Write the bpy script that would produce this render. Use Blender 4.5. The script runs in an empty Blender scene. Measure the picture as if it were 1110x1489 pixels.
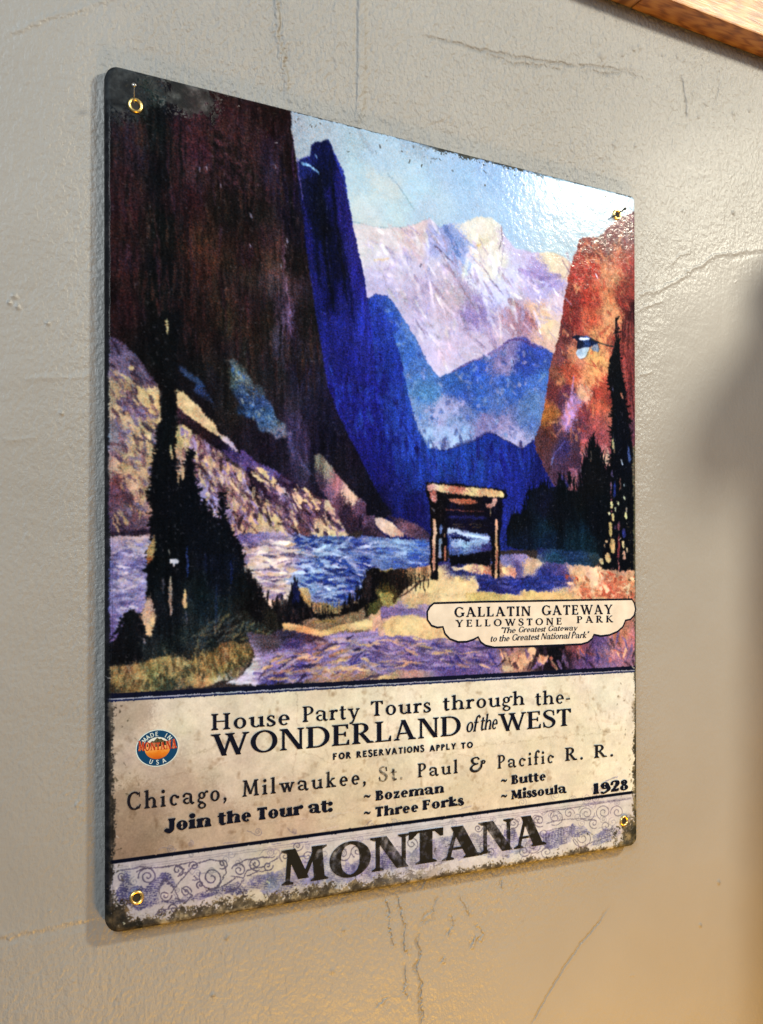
import bpy, bmesh, math, random
import numpy as np
from mathutils import Vector
from mathutils.geometry import tessellate_polygon

# ------------------------------------------------------------------ camera, world, lights, exposure
sc = bpy.context.scene
COL = sc.collection
W, H = 0.32, 0.40            # the sign, metres
FRONT = -0.0055               # its printed face; the wall's face is y = 0
FPX, CX, CY = 1352.0, 555.0, 851.0
TH_ = math.radians(27.4)
CAM = (-0.0857, -0.4480, 0.1596)
cd = bpy.data.cameras.new('camera'); cam = bpy.data.objects.new('camera', cd); COL.objects.link(cam)
cam.location = CAM; cam.rotation_euler = (math.radians(90), 0, -TH_)
cd.sensor_fit = 'VERTICAL'; cd.sensor_height = 36.0; cd.sensor_width = 36.0
cd.lens = FPX / 1489 * 36.0; cd.shift_y = (CY - 744.5) / 1489; cd.clip_start = 0.01; cd.clip_end = 50
sc.camera = cam
wd = bpy.data.worlds.new('World'); sc.world = wd; wd.use_nodes = True
bg = wd.node_tree.nodes['Background']; bg.inputs[0].default_value = (0.70, 0.85, 1.0, 1); bg.inputs[1].default_value = 0.11

def area_light(name, loc, target, size, power, color, shape='DISK', spread=180):
    ld = bpy.data.lights.new(name, 'AREA'); ld.shape = shape; ld.size = size; ld.energy = power; ld.color = color
    ld.spread = math.radians(spread)
    o = bpy.data.objects.new(name, ld); COL.objects.link(o); o.location = loc
    o.rotation_euler = (Vector(target) - Vector(loc)).to_track_quat('-Z', 'Y').to_euler()
    return o
area_light('ceiling_lamp', (0.93, -0.717, 0.85), (0.32, 0, 0.32), 0.11, 6.4, (1.0, 0.93, 0.75), 'DISK', 118)
area_light('window_light', (-0.95, -1.35, 1.15), (-0.02, 0, 0.70), 1.1, 9.0, (0.86, 0.95, 1.0), 'SQUARE', 80)
area_light('table_lamp', (0.29, -0.36, -0.46), (0.34, 0, 0.02), 0.14, 2.8, (1.0, 0.48, 0.0), 'DISK', 140)
sc.view_settings.view_transform = 'Standard'; sc.view_settings.look = 'None'
sc.view_settings.exposure = 0.0; sc.view_settings.gamma = 1.0; sc.view_settings.use_curve_mapping = False

# ------------------------------------------------------------------ photograph pixels <-> the sign's and the wall's planes
CT, ST = math.cos(TH_), math.sin(TH_)
def plane_from_px(px, py, yp=FRONT):
    t = (px - CX) / FPX
    d = (yp - CAM[1]) / (CT - ST * t)
    return CAM[0] + d * (ST + CT * t), CAM[2] + d * (CY - py) / FPX
def px_from_plane(X, Z, yp=FRONT):
    dx, dy = X - CAM[0], yp - CAM[1]
    xc = dx * CT - dy * ST; d = dx * ST + dy * CT
    return CX + FPX * xc / d, CY - FPX * (Z - CAM[2]) / d

# ------------------------------------------------------------------ numpy paint box
rng = np.random.default_rng(7)
def vnoise(h, w, cy, cx, seed):
    r = np.random.default_rng(seed)
    gy, gx = int(h / cy) + 3, int(w / cx) + 3
    g = r.random((gy, gx), dtype=np.float32)
    y = np.arange(h, dtype=np.float32) / cy; x = np.arange(w, dtype=np.float32) / cx
    iy = y.astype(int); ix = x.astype(int); fy = y - iy; fx = x - ix
    fy = (fy * fy * (3 - 2 * fy))[:, None]; fx = (fx * fx * (3 - 2 * fx))[None, :]
    a = g[iy][:, ix]; b = g[iy][:, ix + 1]; c = g[iy + 1][:, ix]; d = g[iy + 1][:, ix + 1]
    return (a * (1 - fx) + b * fx) * (1 - fy) + (c * (1 - fx) + d * fx) * fy - 0.5
def fbm(h, w, cell, seed, octs=4, ax=1.0, ay=1.0):
    out = np.zeros((h, w), np.float32); amp = 1.0; tot = 0
    for k in range(octs):
        out += amp * vnoise(h, w, max(cell * ay / 2 ** k, 1.01), max(cell * ax / 2 ** k, 1.01), seed + 31 * k); tot += amp * 0.5; amp *= 0.55
    return out / tot
def blur(a, n=1):
    for _ in range(n):
        p = np.pad(a, ((1, 1), (1, 1)) + ((0, 0),) * (a.ndim - 2), mode='edge')
        a = (p[:-2, 1:-1] + p[2:, 1:-1] + 2 * p[1:-1, 1:-1] + p[1:-1, :-2] + p[1:-1, 2:]) / 6
    return a

class Canvas:
    """an image laid over a rectangle of one plane; everything is given in the photograph's own measures and mapped to the plane"""
    def __init__(s, tw, th, x0, z0, x1, z1, yp, ch):
        s.tw, s.th, s.x0, s.z0, s.x1, s.z1, s.yp = tw, th, x0, z0, x1, z1, yp
        s.a = np.zeros((th, tw, ch), np.float32)
        s.d1 = fbm(th, tw, 14, 11, 4); s.d2 = fbm(th, tw, 14, 12, 4)
        s.b1 = fbm(th, tw, 60, 13, 3); s.b2 = fbm(th, tw, 60, 14, 3)
        s.J, s.I = np.mgrid[0:th, 0:tw].astype(np.float32)
        s.v = fbm(th, tw, 9, 15, 3, 0.7, 6.0); s.h = fbm(th, tw, 9, 16, 3, 4.0, 0.5); s.g = fbm(th, tw, 10, 17, 4)
        wn = np.random.default_rng(99); s.w1 = blur(wn.normal(0, 1, (th, tw)).astype(np.float32), 1) * 2; s.w2 = blur(wn.normal(0, 1, (th, tw)).astype(np.float32), 1) * 2
        s.hue = [fbm(th, tw, 40, 20 + k, 4) for k in range(3)]
    def tx(s, pts):
        out = []
        for p in pts:
            X, Z = plane_from_px(p[0], p[1], s.yp)
            out.append(((X - s.x0) / (s.x1 - s.x0) * s.tw - 0.5, (Z - s.z0) / (s.z1 - s.z0) * s.th - 0.5))
        return np.array(out, np.float32)
    def box(s, q, pad):
        i0 = max(int(q[:, 0].min() - pad), 0); i1 = min(int(q[:, 0].max() + pad) + 2, s.tw)
        j0 = max(int(q[:, 1].min() - pad), 0); j1 = min(int(q[:, 1].max() + pad) + 2, s.th)
        return (slice(j0, j1), slice(i0, i1)) if i1 > i0 and j1 > j0 else None
    def mask(s, q, rough=3.0, soft=1):
        sl = s.box(q, rough * 2 + 3 + soft)
        if sl is None: return None, None
        st = min(rough, 3) * .30
        x = s.I[sl] + s.d1[sl] * rough + s.w1[sl] * st; y = s.J[sl] + s.d2[sl] * rough + s.w2[sl] * st
        m = np.zeros(x.shape, bool); n = len(q)
        for k in range(n):
            xa, ya = q[k]; xb, yb = q[(k + 1) % n]
            if ya == yb: continue
            c = (ya > y) != (yb > y)
            m ^= c & (x < (xb - xa) * (y - ya) / (yb - ya) + xa)
        return sl, blur(m.astype(np.float32), soft)
    def over(s, sl, m, col):
        s.a[sl] = s.a[sl] * (1 - m[..., None]) + col * m[..., None]
    def jitter(s, sl, col, amp, dirn):
        n = {'v': s.v, 'h': s.h, 'g': s.g}[dirn][sl]
        col = col * (1 + amp * n)[..., None]
        for k in range(3): col[..., k] *= 1 + amp * 0.30 * s.hue[k][sl]
        return col
    def fill(s, zm, pts, cols, rough=4.0, soft=2, amp=0.25, dirn='g', alpha=1.0, wob=10.0):
        q = s.tx([zm(p) for p in pts]); sl, m = s.mask(q, rough, soft)
        if sl is None: return
        if len(cols) == 1:
            c = np.broadcast_to(np.array(cols[0][-3:], np.float32), m.shape + (3,)).copy()
        else:
            cp = s.tx([zm(p) for p in cols]); num = 0; den = 0
            x = s.I[sl] + s.b1[sl] * wob * 2 + s.d1[sl] * wob + s.w1[sl] * wob * .55; y = s.J[sl] + s.b2[sl] * wob * 2 + s.d2[sl] * wob + s.w2[sl] * wob * .55
            sx, sy = {'v': (1.0, .35), 'h': (.4, 1.0), 'g': (1.0, 1.0)}[dirn]
            for k, p in enumerate(cols):
                w = 1 / (((x - cp[k, 0]) ** 2 * sx + (y - cp[k, 1]) ** 2 * sy) + 20) ** 2.7
                num = num + w[..., None] * np.array(p[2:5], np.float32); den = den + w
            c = num / den[..., None]
        s.over(sl, m * alpha, s.jitter(sl, c, amp, dirn))
    def dist(s, q, pad, rough):
        sl = s.box(q, pad)
        if sl is None: return None, None, None
        st = min(rough, 3) * .25
        x = s.I[sl] + s.d1[sl] * rough + s.w1[sl] * st; y = s.J[sl] + s.d2[sl] * rough + s.w2[sl] * st
        best = np.full(x.shape, 1e9, np.float32); tt = np.zeros(x.shape, np.float32); n = len(q) - 1
        for k in range(n):
            ax, ay = q[k]; bx, by = q[k + 1]; dx, dy = bx - ax, by - ay; L = dx * dx + dy * dy + 1e-9
            t = np.clip(((x - ax) * dx + (y - ay) * dy) / L, 0, 1)
            d = np.hypot(x - ax - t * dx, y - ay - t * dy); b = d < best
            best = np.where(b, d, best); tt = np.where(b, (k + t) / n, tt)
        return sl, best, tt
    def stroke(s, zm, pts, w, col, rough=1.5, alpha=1.0, amp=0.2, dirn='g', taper=False, edge=1.0):
        """a brush stroke w photograph pixels wide"""
        q = s.tx([zm(p) for p in pts]); k = s.tw / 1024.0 * 0.5 * w
        sl, d, t = s.dist(q, k + rough + 4, rough)
        if sl is None: return
        if taper: k = k * np.sqrt(np.clip(4 * t * (1 - t), 0, 1)) if taper == 2 else k * (1 - 0.85 * t)
        m = np.clip((k - d) / edge + 0.5, 0, 1) * alpha
        c = np.broadcast_to(np.array(col, np.float32), m.shape + (3,)).copy()
        s.over(sl, m, s.jitter(sl, c, amp, dirn))
    def dabs(s, zm, pts, n, length, w, cols, ang, spread=0.15, alpha=0.6, seed=1):
        r = np.random.default_rng(seed); P = np.array([zm(p) for p in pts], np.float32)
        x0, y0 = P.min(0); x1, y1 = P.max(0); done = 0
        for _ in range(n * 6):
            if done >= n: break
            x, y = r.uniform(x0, x1), r.uniform(y0, y1); ins = False
            for k in range(len(P)):
                xa, ya = P[k]; xb, yb = P[(k + 1) % len(P)]
                if (ya > y) != (yb > y) and x < (xb - xa) * (y - ya) / (yb - ya) + xa: ins = not ins
            if not ins: continue
            done += 1
            a = ang + r.normal(0, spread); L = length * r.uniform(0.4, 1.4) / 2; c = cols[r.integers(len(cols))]
            s.stroke(lambda p: p, [(x - L * math.cos(a), y - L * math.sin(a)), (x + L * math.cos(a), y + L * math.sin(a))],
                     w * 1.7 * r.uniform(0.4, 1.4), np.array(c) * r.uniform(0.85, 1.15), 2.5, min(1, alpha * 1.7) * r.uniform(0.45, 1), 0.25, 'g', 2, 1.5)
    def fringe(s, zm, pts, n, length, w, col, ang, spread=.3, seed=1, alpha=.9):
        """short strokes across an outline: twigs and grass that break an edge"""
        r = np.random.default_rng(seed); P = np.array([zm(p) for p in pts], np.float32); L = np.hypot(*(P[1:] - P[:-1]).T); L = L / L.sum()
        for _ in range(n):
            k = r.choice(len(P) - 1, p=L); t = r.random(); x, y = P[k] * (1 - t) + P[k + 1] * t
            a = (ang if r.random() < .5 else math.pi - ang) + r.normal(0, spread) if ang < 1.4 else ang + r.normal(0, spread); l = length * r.uniform(.3, 1.3) / 2
            s.stroke(lambda p: p, [(x - l * math.cos(a), y - l * math.sin(a)), (x + l * math.cos(a), y + l * math.sin(a))], w * r.uniform(.5, 1.5), col, 2, alpha, .3, 'g', 2, 1.2)
    def image(s, name, srgb=True, gain=None, alpha=None):
        im = bpy.data.images.new(name, s.tw, s.th, float_buffer=not srgb, is_data=not srgb)
        px = np.ones((s.th, s.tw, 4), np.float32); px[..., :3] = np.clip(s.a[..., :3] / (255.0 if srgb else 1.0), 0, 1)
        if gain is not None:
            c = px[..., :3]; c = np.where(c > .04045, ((c + .055) / 1.055) ** 2.4, c / 12.92) * np.array(gain, np.float32)
            px[..., :3] = np.clip(np.where(c > .0031308, 1.055 * np.maximum(c, 1e-6) ** (1 / 2.4) - .055, c * 12.92), 0, 1)
        if alpha is not None: px[..., 3] = alpha; im.alpha_mode = 'CHANNEL_PACKED'
        im.pixels.foreach_set(px.ravel()); im.update(); im.pack()
        return im
def zm(ox, oy, sc_): return lambda p: (ox + p[0] * sc_, oy + p[1] * sc_)
F4 = 400 / 1110
ID = lambda p: (p[0], p[1])
Z1, Z2, Z3, Z4 = zm(140, 80, F4), zm(540, 80, F4), zm(140, 460, F4), zm(540, 460, F4)
Z5, Z6, Z7, Z8 = zm(140, 720, F4), zm(540, 720, F4), zm(140, 980, F4), zm(540, 980, F4)
ZG, ZB, ZT, ZQ = zm(600, 680, 160 / 1110), zm(820, 470, 110 / 1110), zm(780, 640, 150 / 1015), zm(400, 150, 240 / 1110)
ZL, ZM_ = zm(150, 1240, 330 / 1110), zm(390, 1170, 410 / 1110)
# ------------------------------------------------------------------ the print on the sign
def P(t): return [tuple(float(v) for v in p.split(',')) for p in t.split()]
K = Canvas(1117, 1396, -.002, -.003, W + .003, H + .003, FRONT, 3)
KZ = K.z0 + (K.J + .5) / K.th * (K.z1 - K.z0); KX = K.x0 + (K.I + .5) / K.tw * (K.x1 - K.x0)
K.a[:] = (44, 36, 36)
# sky
K.fill(ID, P('405,120 960,255 960,420 820,420 500,420 430,330 410,200'), P(
    '430,180,150,152,158 455,190,158,163,168 520,200,160,172,180 520,260,172,186,192 570,230,166,182,194 600,270,172,190,202 '
    '560,300,180,194,198 540,300,188,196,196 530,315,190,194,192 620,300,168,182,196 640,230,158,176,196 680,250,150,172,198 720,250,140,166,200 740,280,148,172,204 '
    '700,300,156,176,200 780,300,164,180,194 820,330,166,180,188 870,320,170,180,186 600,200,152,164,178 560,275,186,190,188'), 2, 2, .05)
K.stroke(ZQ, P("760,480 850,580 930,715"), 4, (128, 146, 158), 3, .55, .2)
K.stroke(ZQ, P('560,190 650,320'), 9, (138, 144, 150), 3, .4)
K.stroke(ZQ, P('510,790 620,825 760,840 900,830 1040,775'), 2.2, (140, 155, 165), 2, .7)
K.a *= np.array((1.0, .985, .93), np.float32)
# snow mountains
K.fill(ID, P('505,325 530,327 560,332 585,331 605,326 624,318 640,332 652,326 676,324 700,315 716,318 729,328 735,345 750,362 775,368 805,366 825,378 842,400 830,520 640,565 540,470'), P(
    '545,345,208,190,178 560,360,204,186,184 520,350,206,190,180 600,345,204,176,166 615,335,198,168,158 640,345,150,150,192 655,350,130,146,198 662,360,116,146,206 672,374,150,164,206 '
    '690,335,216,200,176 705,330,212,196,172 705,360,218,200,178 718,385,222,204,184 700,350,206,188,150 690,400,214,204,206 740,345,186,168,186 760,380,182,164,186 800,375,210,184,150 815,385,206,176,146 '
    '785,400,150,122,168 800,410,160,134,176 780,420,176,158,190 815,440,204,176,180 560,410,184,164,186 575,395,196,178,186 610,430,176,154,172 600,400,190,172,182 640,400,190,172,178 '
    '655,440,178,156,160 680,420,160,136,158 690,460,140,110,160 700,440,150,120,164 725,430,196,186,204 740,400,196,186,202 745,460,166,124,132 760,470,150,108,120 795,470,222,178,136 '
    '785,450,206,160,132 810,480,214,178,150 640,530,206,184,200 650,500,188,168,182 690,500,186,164,174 720,480,182,158,174 620,490,192,174,190 800,505,200,160,140'), 3, 1, .10)
for t, w, c, a in [('560,335 580,360 600,400 615,440', 9, (224, 208, 200), .5), ('590,345 605,370 622,400', 8, (196, 160, 156), .5), ('700,322 690,350 678,380 672,410', 9, (230, 212, 190), .7), ('716,345 712,375 722,400', 10, (232, 214, 196), .7),
                   ('742,370 770,400 800,420', 8, (196, 186, 206), .6), ('640,395 655,430 670,470 684,510', 12, (172, 146, 160), .5), ('620,400 632,450 640,500', 10, (206, 188, 196), .5), ('700,400 706,440 716,480', 10, (206, 196, 208), .6), ('730,390 740,430 752,470', 8, (208, 200, 212), .6),
                   ('780,440 790,470 800,495', 10, (226, 190, 158), .6), ('545,360 560,380 590,390', 6, (226, 208, 196), .5), ('575,420 600,440 620,480', 7, (150, 128, 166), .4), ('650,335 668,350 676,372', 7, (110, 136, 200), .7), ('805,375 822,390 826,410', 5, (226, 196, 160), .7), ('650,520 690,500 720,490', 6, (206, 184, 198), .6), ('540,400 570,410', 7, (220, 200, 200), .5)]:
    K.stroke(ID, P(t), w, c, 6, a, .15, 'g', 2, 5)
K.stroke(Z2, P('250,765 300,830 350,920 410,1010 460,1080'), 5, (134, 104, 116), 4, .6, .3, 'g', 2)
K.stroke(Z2, P('255,770 290,800 325,835'), 3, (84, 66, 84), 3, .8)
K.stroke(Z2, P('430,1000 470,1110 500,1180'), 13, (134, 104, 154), 6, .45, .3)
K.stroke(Z2, P('555,990 610,1040 670,1100'), 9, (140, 84, 78), 5, .55, .3)
K.stroke(Z2, P('600,870 680,905 760,890'), 9, (132, 98, 160), 5, .55, .3)
K.stroke(Z2, P('660,940 740,930'), 7, (128, 104, 176), 5, .5)
K.stroke(Z2, P('525,690 528,740 515,780'), 2.5, (110, 92, 104), 2, .8)
K.stroke(Z2, P('300,700 330,760 350,810'), 9, (64, 104, 196), 6, .6)
K.stroke(Z2, P('390,760 420,780'), 6, (120, 156, 208), 4, .5)
K.stroke(Z2, P('420,770 440,765'), 3, (220, 176, 90), 2, .7); K.stroke(Z2, P('10,830 70,822'), 3, (212, 172, 120), 2, .7)
K.stroke(Z2, P('770,830 800,880'), 3, (120, 82, 90), 2, .7)
K.stroke(Z2, P('195,855 200,845'), 3, (90, 84, 100), 1, .8); K.stroke(Z2, P('790,800 800,850 785,900'), 4, (150, 112, 120), 3, .5)
K.stroke(Z2, P('535,770 520,850 505,900'), 3, (150, 136, 160), 3, .5)
K.dabs(ID, P('530,350 640,345 760,400 820,430 800,500 640,530 560,420'), 240, 16, 3, [(224, 206, 196), (164, 138, 172), (194, 172, 186), (150, 134, 180)], 1.2, .5, .30, 3)
# middle blue mountain
K.fill(ID, P('530,440 545,428 562,430 576,446 592,472 608,500 622,528 637,549 655,541 675,530 690,525 712,514 735,499 752,490 765,492 772,500 788,503 803,514 800,550 795,590 785,625 770,650 756,652 735,640 712,628 690,640 650,654 625,657 610,642 585,590 550,500'), P(
    '545,450,36,70,190 560,470,28,62,182 585,500,48,96,204 605,545,66,120,214 625,570,70,126,216 620,600,104,144,214 640,600,150,162,210 655,590,146,156,206 630,630,146,172,214 645,645,158,182,214 660,620,130,156,214 '
    '660,560,42,88,196 690,540,40,80,192 700,570,48,96,202 720,590,66,104,200 735,525,134,130,186 728,515,110,112,190 760,530,34,62,172 775,540,40,72,182 750,560,44,88,198 785,560,56,104,202 790,590,80,122,204 '
    '715,605,110,116,190 735,620,130,128,186 745,635,166,160,200 705,620,116,120,192 770,610,78,116,198 680,600,92,124,200 600,480,74,124,216 570,455,44,86,200 690,575,40,84,196'), 3, 1, .22)
K.stroke(ID, P('655,541 690,525 712,514 735,499 752,490 765,492 772,500 790,505'), 3, (104, 84, 150), 3, .7)
K.stroke(Z4, P('530,110 575,92 610,100 660,125'), 4, (74, 50, 110), 3, .7)
K.dabs(ID, P('545,450 575,450 640,550 740,500 795,520 780,620 745,640 712,625 640,650 610,635'), 300, 9, 3.5, [(120, 160, 226), (36, 76, 190), (150, 160, 214), (60, 110, 210)], 1.4, .8, .30, 4)
# deep blue cliff and valley
K.fill(ID, P('425,240 480,210 500,250 530,432 545,436 562,462 580,510 590,560 600,600 607,628 622,652 650,655 690,641 712,629 735,641 757,653 775,640 830,640 850,700 760,800 560,800 470,640 430,480'), P(
    '470,460,20,26,110 480,520,24,34,142 500,540,26,38,150 520,470,20,34,140 530,450,30,58,176 550,480,24,48,164 560,520,22,44,160 580,590,26,54,172 600,640,28,60,176 540,560,18,28,128 520,600,20,30,132 '
    '560,640,16,26,122 500,620,22,30,128 540,680,16,22,104 600,690,20,46,150 640,675,26,62,176 680,660,24,58,172 720,650,20,44,158 735,690,20,36,140 640,720,18,38,140 580,720,16,28,112 760,670,18,36,140 '
    '800,660,20,34,134 810,640,30,48,150 780,690,14,24,100 600,740,14,18,76 550,740,14,14,50 660,740,14,28,100 560,470,30,60,178'), 3, 1, .30, 'v')
K.stroke(ID, P('585,545 597,605 608,632 624,652'), 6, (30, 78, 190), 4, .45)
K.stroke(Z4, P('770,480 745,540 720,590'), 2.5, (70, 84, 190), 3, .8)
K.stroke(Z4, P('475,470 420,495 330,525'), 4, (20, 34, 130), 4, .5)
K.dabs(ID, P('470,430 530,440 600,640 790,650 740,690 580,700 480,580'), 260, 26, 4, [(30, 64, 184), (14, 18, 96), (26, 46, 160), (16, 30, 124)], 1.45, .15, .40, 5)
# dark blue tower
K.fill(ID, P('432,236 437,231 451,230 453,212 457,207 468,206 477,203 483,216 490,240 498,260 510,310 516,345 526,385 533,430 541,482 545,560 490,560 468,500 450,420 438,320'), P(
    '440,240,20,30,90 446,280,12,14,34 460,300,8,10,20 470,260,10,12,30 474,230,12,16,44 488,280,18,22,86 500,320,22,26,104 510,360,24,30,120 470,340,8,9,18 455,360,14,20,76 445,340,14,18,66 470,400,14,18,62 '
    '480,430,12,14,54 490,380,10,11,30 520,420,24,32,140 525,460,26,40,158 500,440,18,26,110 460,440,16,24,100 450,300,10,12,30 480,480,20,30,130'), 2, 1, .35, 'v', 1, 5)
for pts, w, c, a in [('462,240 468,300 476,380 486,460', 12, (8, 9, 16), .8), ('480,225 486,300 498,390 506,450', 7, (9, 9, 16), .85), ('447,250 456,330 466,420', 8, (9, 11, 24), .7), ('497,350 508,420 514,470', 6, (10, 10, 30), .8), ('470,420 484,500', 6, (12, 13, 46), .6), ('489,240 500,290 516,370 528,430', 7, (26, 28, 112), .6), ('440,290 452,370 464,440', 3, (26, 30, 110), .7), ('474,340 482,420', 2.5, (24, 26, 90), .6)]:
    K.stroke(ID, P(pts), w, c, 4, a, .4, 'v', 2, 4)
K.stroke(ZQ, P('180,400 235,420 285,462'), 4.5, (96, 140, 180), 4, .9, .4)
K.stroke(ZQ, P('215,410 260,440'), 3, (176, 200, 212), 3, .8)
K.stroke(ZQ, P('272,350 280,375'), 2.5, (130, 170, 200), 2, .8)
K.stroke(ZQ, P('150,370 160,480 175,560 185,650'), 2, (84, 74, 140), 2, .8)
# big dark brown cliff
K.fill(ID, P('150,90 300,100 424,160 425,200 432,240 438,300 447,380 455,430 466,500 476,560 490,600 520,660 548,715 570,750 540,760 400,720 300,620 220,560 150,480'), P(
    '165,130,26,26,26 180,150,30,30,30 200,140,36,36,33 225,130,44,44,40 255,140,24,20,19 235,180,14,14,14 180,200,34,26,26 175,280,40,22,22 190,330,38,20,19 185,400,36,19,18 175,440,26,15,14 235,250,15,14,13 '
    '235,330,14,13,12 230,400,12,12,11 240,450,14,12,11 280,140,44,22,20 275,180,50,25,25 280,240,46,24,26 272,300,34,17,17 285,350,52,27,20 300,370,58,31,24 290,400,40,22,18 280,440,30,18,15 320,150,40,20,17 340,190,46,26,23 '
    '365,210,44,27,24 340,230,24,16,14 350,260,22,15,14 395,170,24,12,10 400,220,30,20,24 395,240,32,24,36 420,230,18,10,10 370,300,22,16,14 330,300,20,14,12 360,350,28,18,14 350,400,38,25,20 330,440,40,27,21 '
    '395,340,40,28,28 405,370,60,40,34 410,410,76,52,52 416,440,66,50,60 418,470,72,56,72 415,500,52,42,52 425,380,16,12,12 440,470,20,15,15 390,460,30,20,17 370,480,32,22,18 300,480,24,16,13 260,500,16,12,12 220,520,14,11,11 '
    '430,330,14,12,16 425,290,22,16,26 430,520,30,24,34 440,560,32,27,40 450,600,24,20,32 400,540,28,23,24 350,520,30,24,20 320,520,22,18,16 470,640,16,14,24 500,680,18,15,22 540,730,14,12,20 400,650,22,17,24 430,640,52,40,62 300,560,20,16,18'), 2.5, 1, .55, 'v', 1, 5)
for x, a, b, w, c in [(425, 200, 300, 3, (60, 30, 70)), (411, 320, 470, 5, (96, 66, 84)), (417, 400, 520, 6, (120, 90, 122)), (350, 290, 480, 4, (54, 36, 28)), (330, 380, 500, 5, (58, 40, 30)), (285, 330, 420, 5, (70, 36, 26)),
                      (262, 130, 470, 7, (13, 13, 13)), (322, 380, 560, 5, (12, 11, 11)), (268, 200, 300, 4, (60, 32, 36)), (395, 340, 470, 3, (50, 36, 40)), (300, 150, 250, 6, (56, 28, 28)), (370, 340, 430, 4, (44, 30, 24))]:
    K.stroke(ID, [(x, a), (x + 1.5, (a + b) / 2), (x + 4, b)], w, c, 5, .6, .5, 'v', 2, 3)
K.dabs(ID, P('165,160 420,170 470,560 330,540 170,450'), 520, 44, 2.2, [(48, 26, 24), (12, 11, 10), (54, 34, 27), (22, 15, 15), (42, 26, 30)], 1.53, .06, .45, 6)
K.dabs(ID, P('265,140 330,150 420,260 400,300 280,250'), 160, 12, 3, [(78, 42, 44), (60, 32, 34), (40, 24, 28)], .9, .5, .35, 8)
for x, y in [(400, 240), (363, 310), (417, 350), (408, 385), (321, 268), (290, 245), (300, 243), (365, 312), (415, 355), (417, 348), (363, 355)]:
    K.stroke(ID, [(x, y), (x + 1, y + 5)], 1.6, (170, 150, 160), 1, .7)
# grey blue patches of light low on the cliff
K.fill(Z3, P('525,185 560,178 590,205 630,250 680,325 720,385 760,440 775,480 750,505 700,480 640,440 590,400 555,345 535,270'), P(
    '545,200,70,74,70 580,220,92,98,92 600,260,74,82,84 570,300,44,62,84 610,330,42,70,112 650,370,48,84,140 690,410,60,96,150 730,440,96,110,130 760,470,150,140,140 640,300,60,66,70 600,390,34,56,96 560,340,30,46,74'), 16, 6, .6, 'g', .8)
K.fill(Z3, P('335,195 370,215 430,285 490,365 450,345 395,285 350,240'), P('350,210,44,54,80 400,260,50,72,120 440,310,40,52,84 480,350,36,40,60'), 12, 5, .4, 'g', .75)
K.stroke(Z3, P('775,480 800,560 860,640'), 9, (74, 58, 92), 5, .5, .5)
K.dabs(Z3, P('530,190 600,220 760,440 750,500 600,400'), 120, 7, 2, [(120, 126, 120), (60, 100, 160), (40, 60, 90)], 1.0, .4, .5, 9)
# sunlit foot of the cliff, left
K.fill(Z3, P('40,75 100,105 150,150 205,215 245,285 260,400 250,560 230,800 230,870 40,880'), P(
    '80,120,70,50,66 100,160,96,74,100 80,230,104,78,96 150,210,74,54,72 200,240,60,42,56 100,300,176,138,96 80,290,150,116,90 150,320,150,112,84 210,320,206,172,118 180,310,200,164,112 240,340,190,152,104 130,360,110,84,100 200,390,96,70,96 '
    '110,390,196,160,112 180,430,194,160,112 230,440,186,152,106 90,460,116,98,104 100,510,120,104,110 160,520,180,148,106 200,560,178,146,110 110,590,180,148,110 140,650,176,140,104 100,660,104,58,54 85,720,92,56,66 130,720,112,66,66 '
    '180,680,188,152,116 195,760,170,134,110 140,790,92,54,52 90,800,90,64,74 100,840,66,48,66 180,840,88,66,80 60,600,170,140,110'), 4, 1, .30, 'g', 1, 6)
K.stroke(Z3, P('100,300 160,350 240,400'), 7, (74, 52, 72), 4, .6)
K.fill(Z3, P('318,298 345,305 385,340 430,390 480,440 492,470 530,490 570,540 560,548 520,520 470,480 420,445 370,410 318,365'), P('340,320,200,164,112 400,380,214,178,124 460,440,208,172,126 350,360,190,150,104 540,520,190,166,170'), 3, 1, .25)
K.fill(Z3, P('318,362 380,410 440,455 500,490 560,545 610,580 612,640 570,600 520,560 460,520 400,480 330,450'), P('350,400,66,36,44 420,460,30,18,20 500,510,18,12,20 560,560,60,42,86 590,600,110,84,130 340,440,20,14,16'), 3, 1, .4)
K.fill(Z3, P('318,440 360,440 380,470 415,495 470,535 530,590 590,625 615,690 650,735 720,800 760,830 790,850 790,885 560,890 430,900 318,700'), P(
    '340,480,196,160,112 360,530,190,154,110 400,500,150,112,110 420,560,196,160,120 440,540,120,80,96 500,560,110,80,120 540,600,138,106,150 580,640,130,100,150 600,690,150,120,160 440,640,200,168,140 480,680,204,174,150 410,660,150,112,150 '
    '470,750,172,146,196 490,800,180,150,180 440,740,160,130,170 530,720,196,160,116 560,690,200,164,118 600,740,196,160,112 650,790,198,162,114 700,830,192,156,112 560,770,148,112,140 580,820,190,154,112 620,840,190,154,110 700,870,168,136,120 760,850,196,164,136 540,840,140,100,120 350,620,196,164,130'), 5, 1, .32, 'v', 1, 8)
K.dabs(Z3, P('330,450 380,470 590,625 700,790 560,870 430,700'), 260, 15, 2.6, [(220, 184, 132), (110, 72, 92), (150, 120, 170), (84, 52, 60)], 1.35, .3, .42, 10)
K.fill(Z3, P('575,540 600,545 640,580 700,615 780,660 860,705 930,750 975,790 1020,870 1010,892 780,890 745,840 690,790 640,740 612,690'), P(
    '620,580,74,52,120 700,620,96,70,134 640,650,30,18,24 620,690,16,11,16 660,740,22,14,20 700,720,44,26,40 720,770,56,34,46 780,680,30,18,34 800,800,104,70,86 760,830,100,66,90 860,820,110,74,92 830,860,84,52,58 900,800,60,36,52 920,860,190,156,124 970,870,196,160,128 '
    '900,850,200,166,130 740,840,188,156,124 850,760,60,36,40 780,760,70,44,60 960,800,80,50,70 700,790,72,44,60'), 5, 1, .4, 'v', 1, 6)
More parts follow.
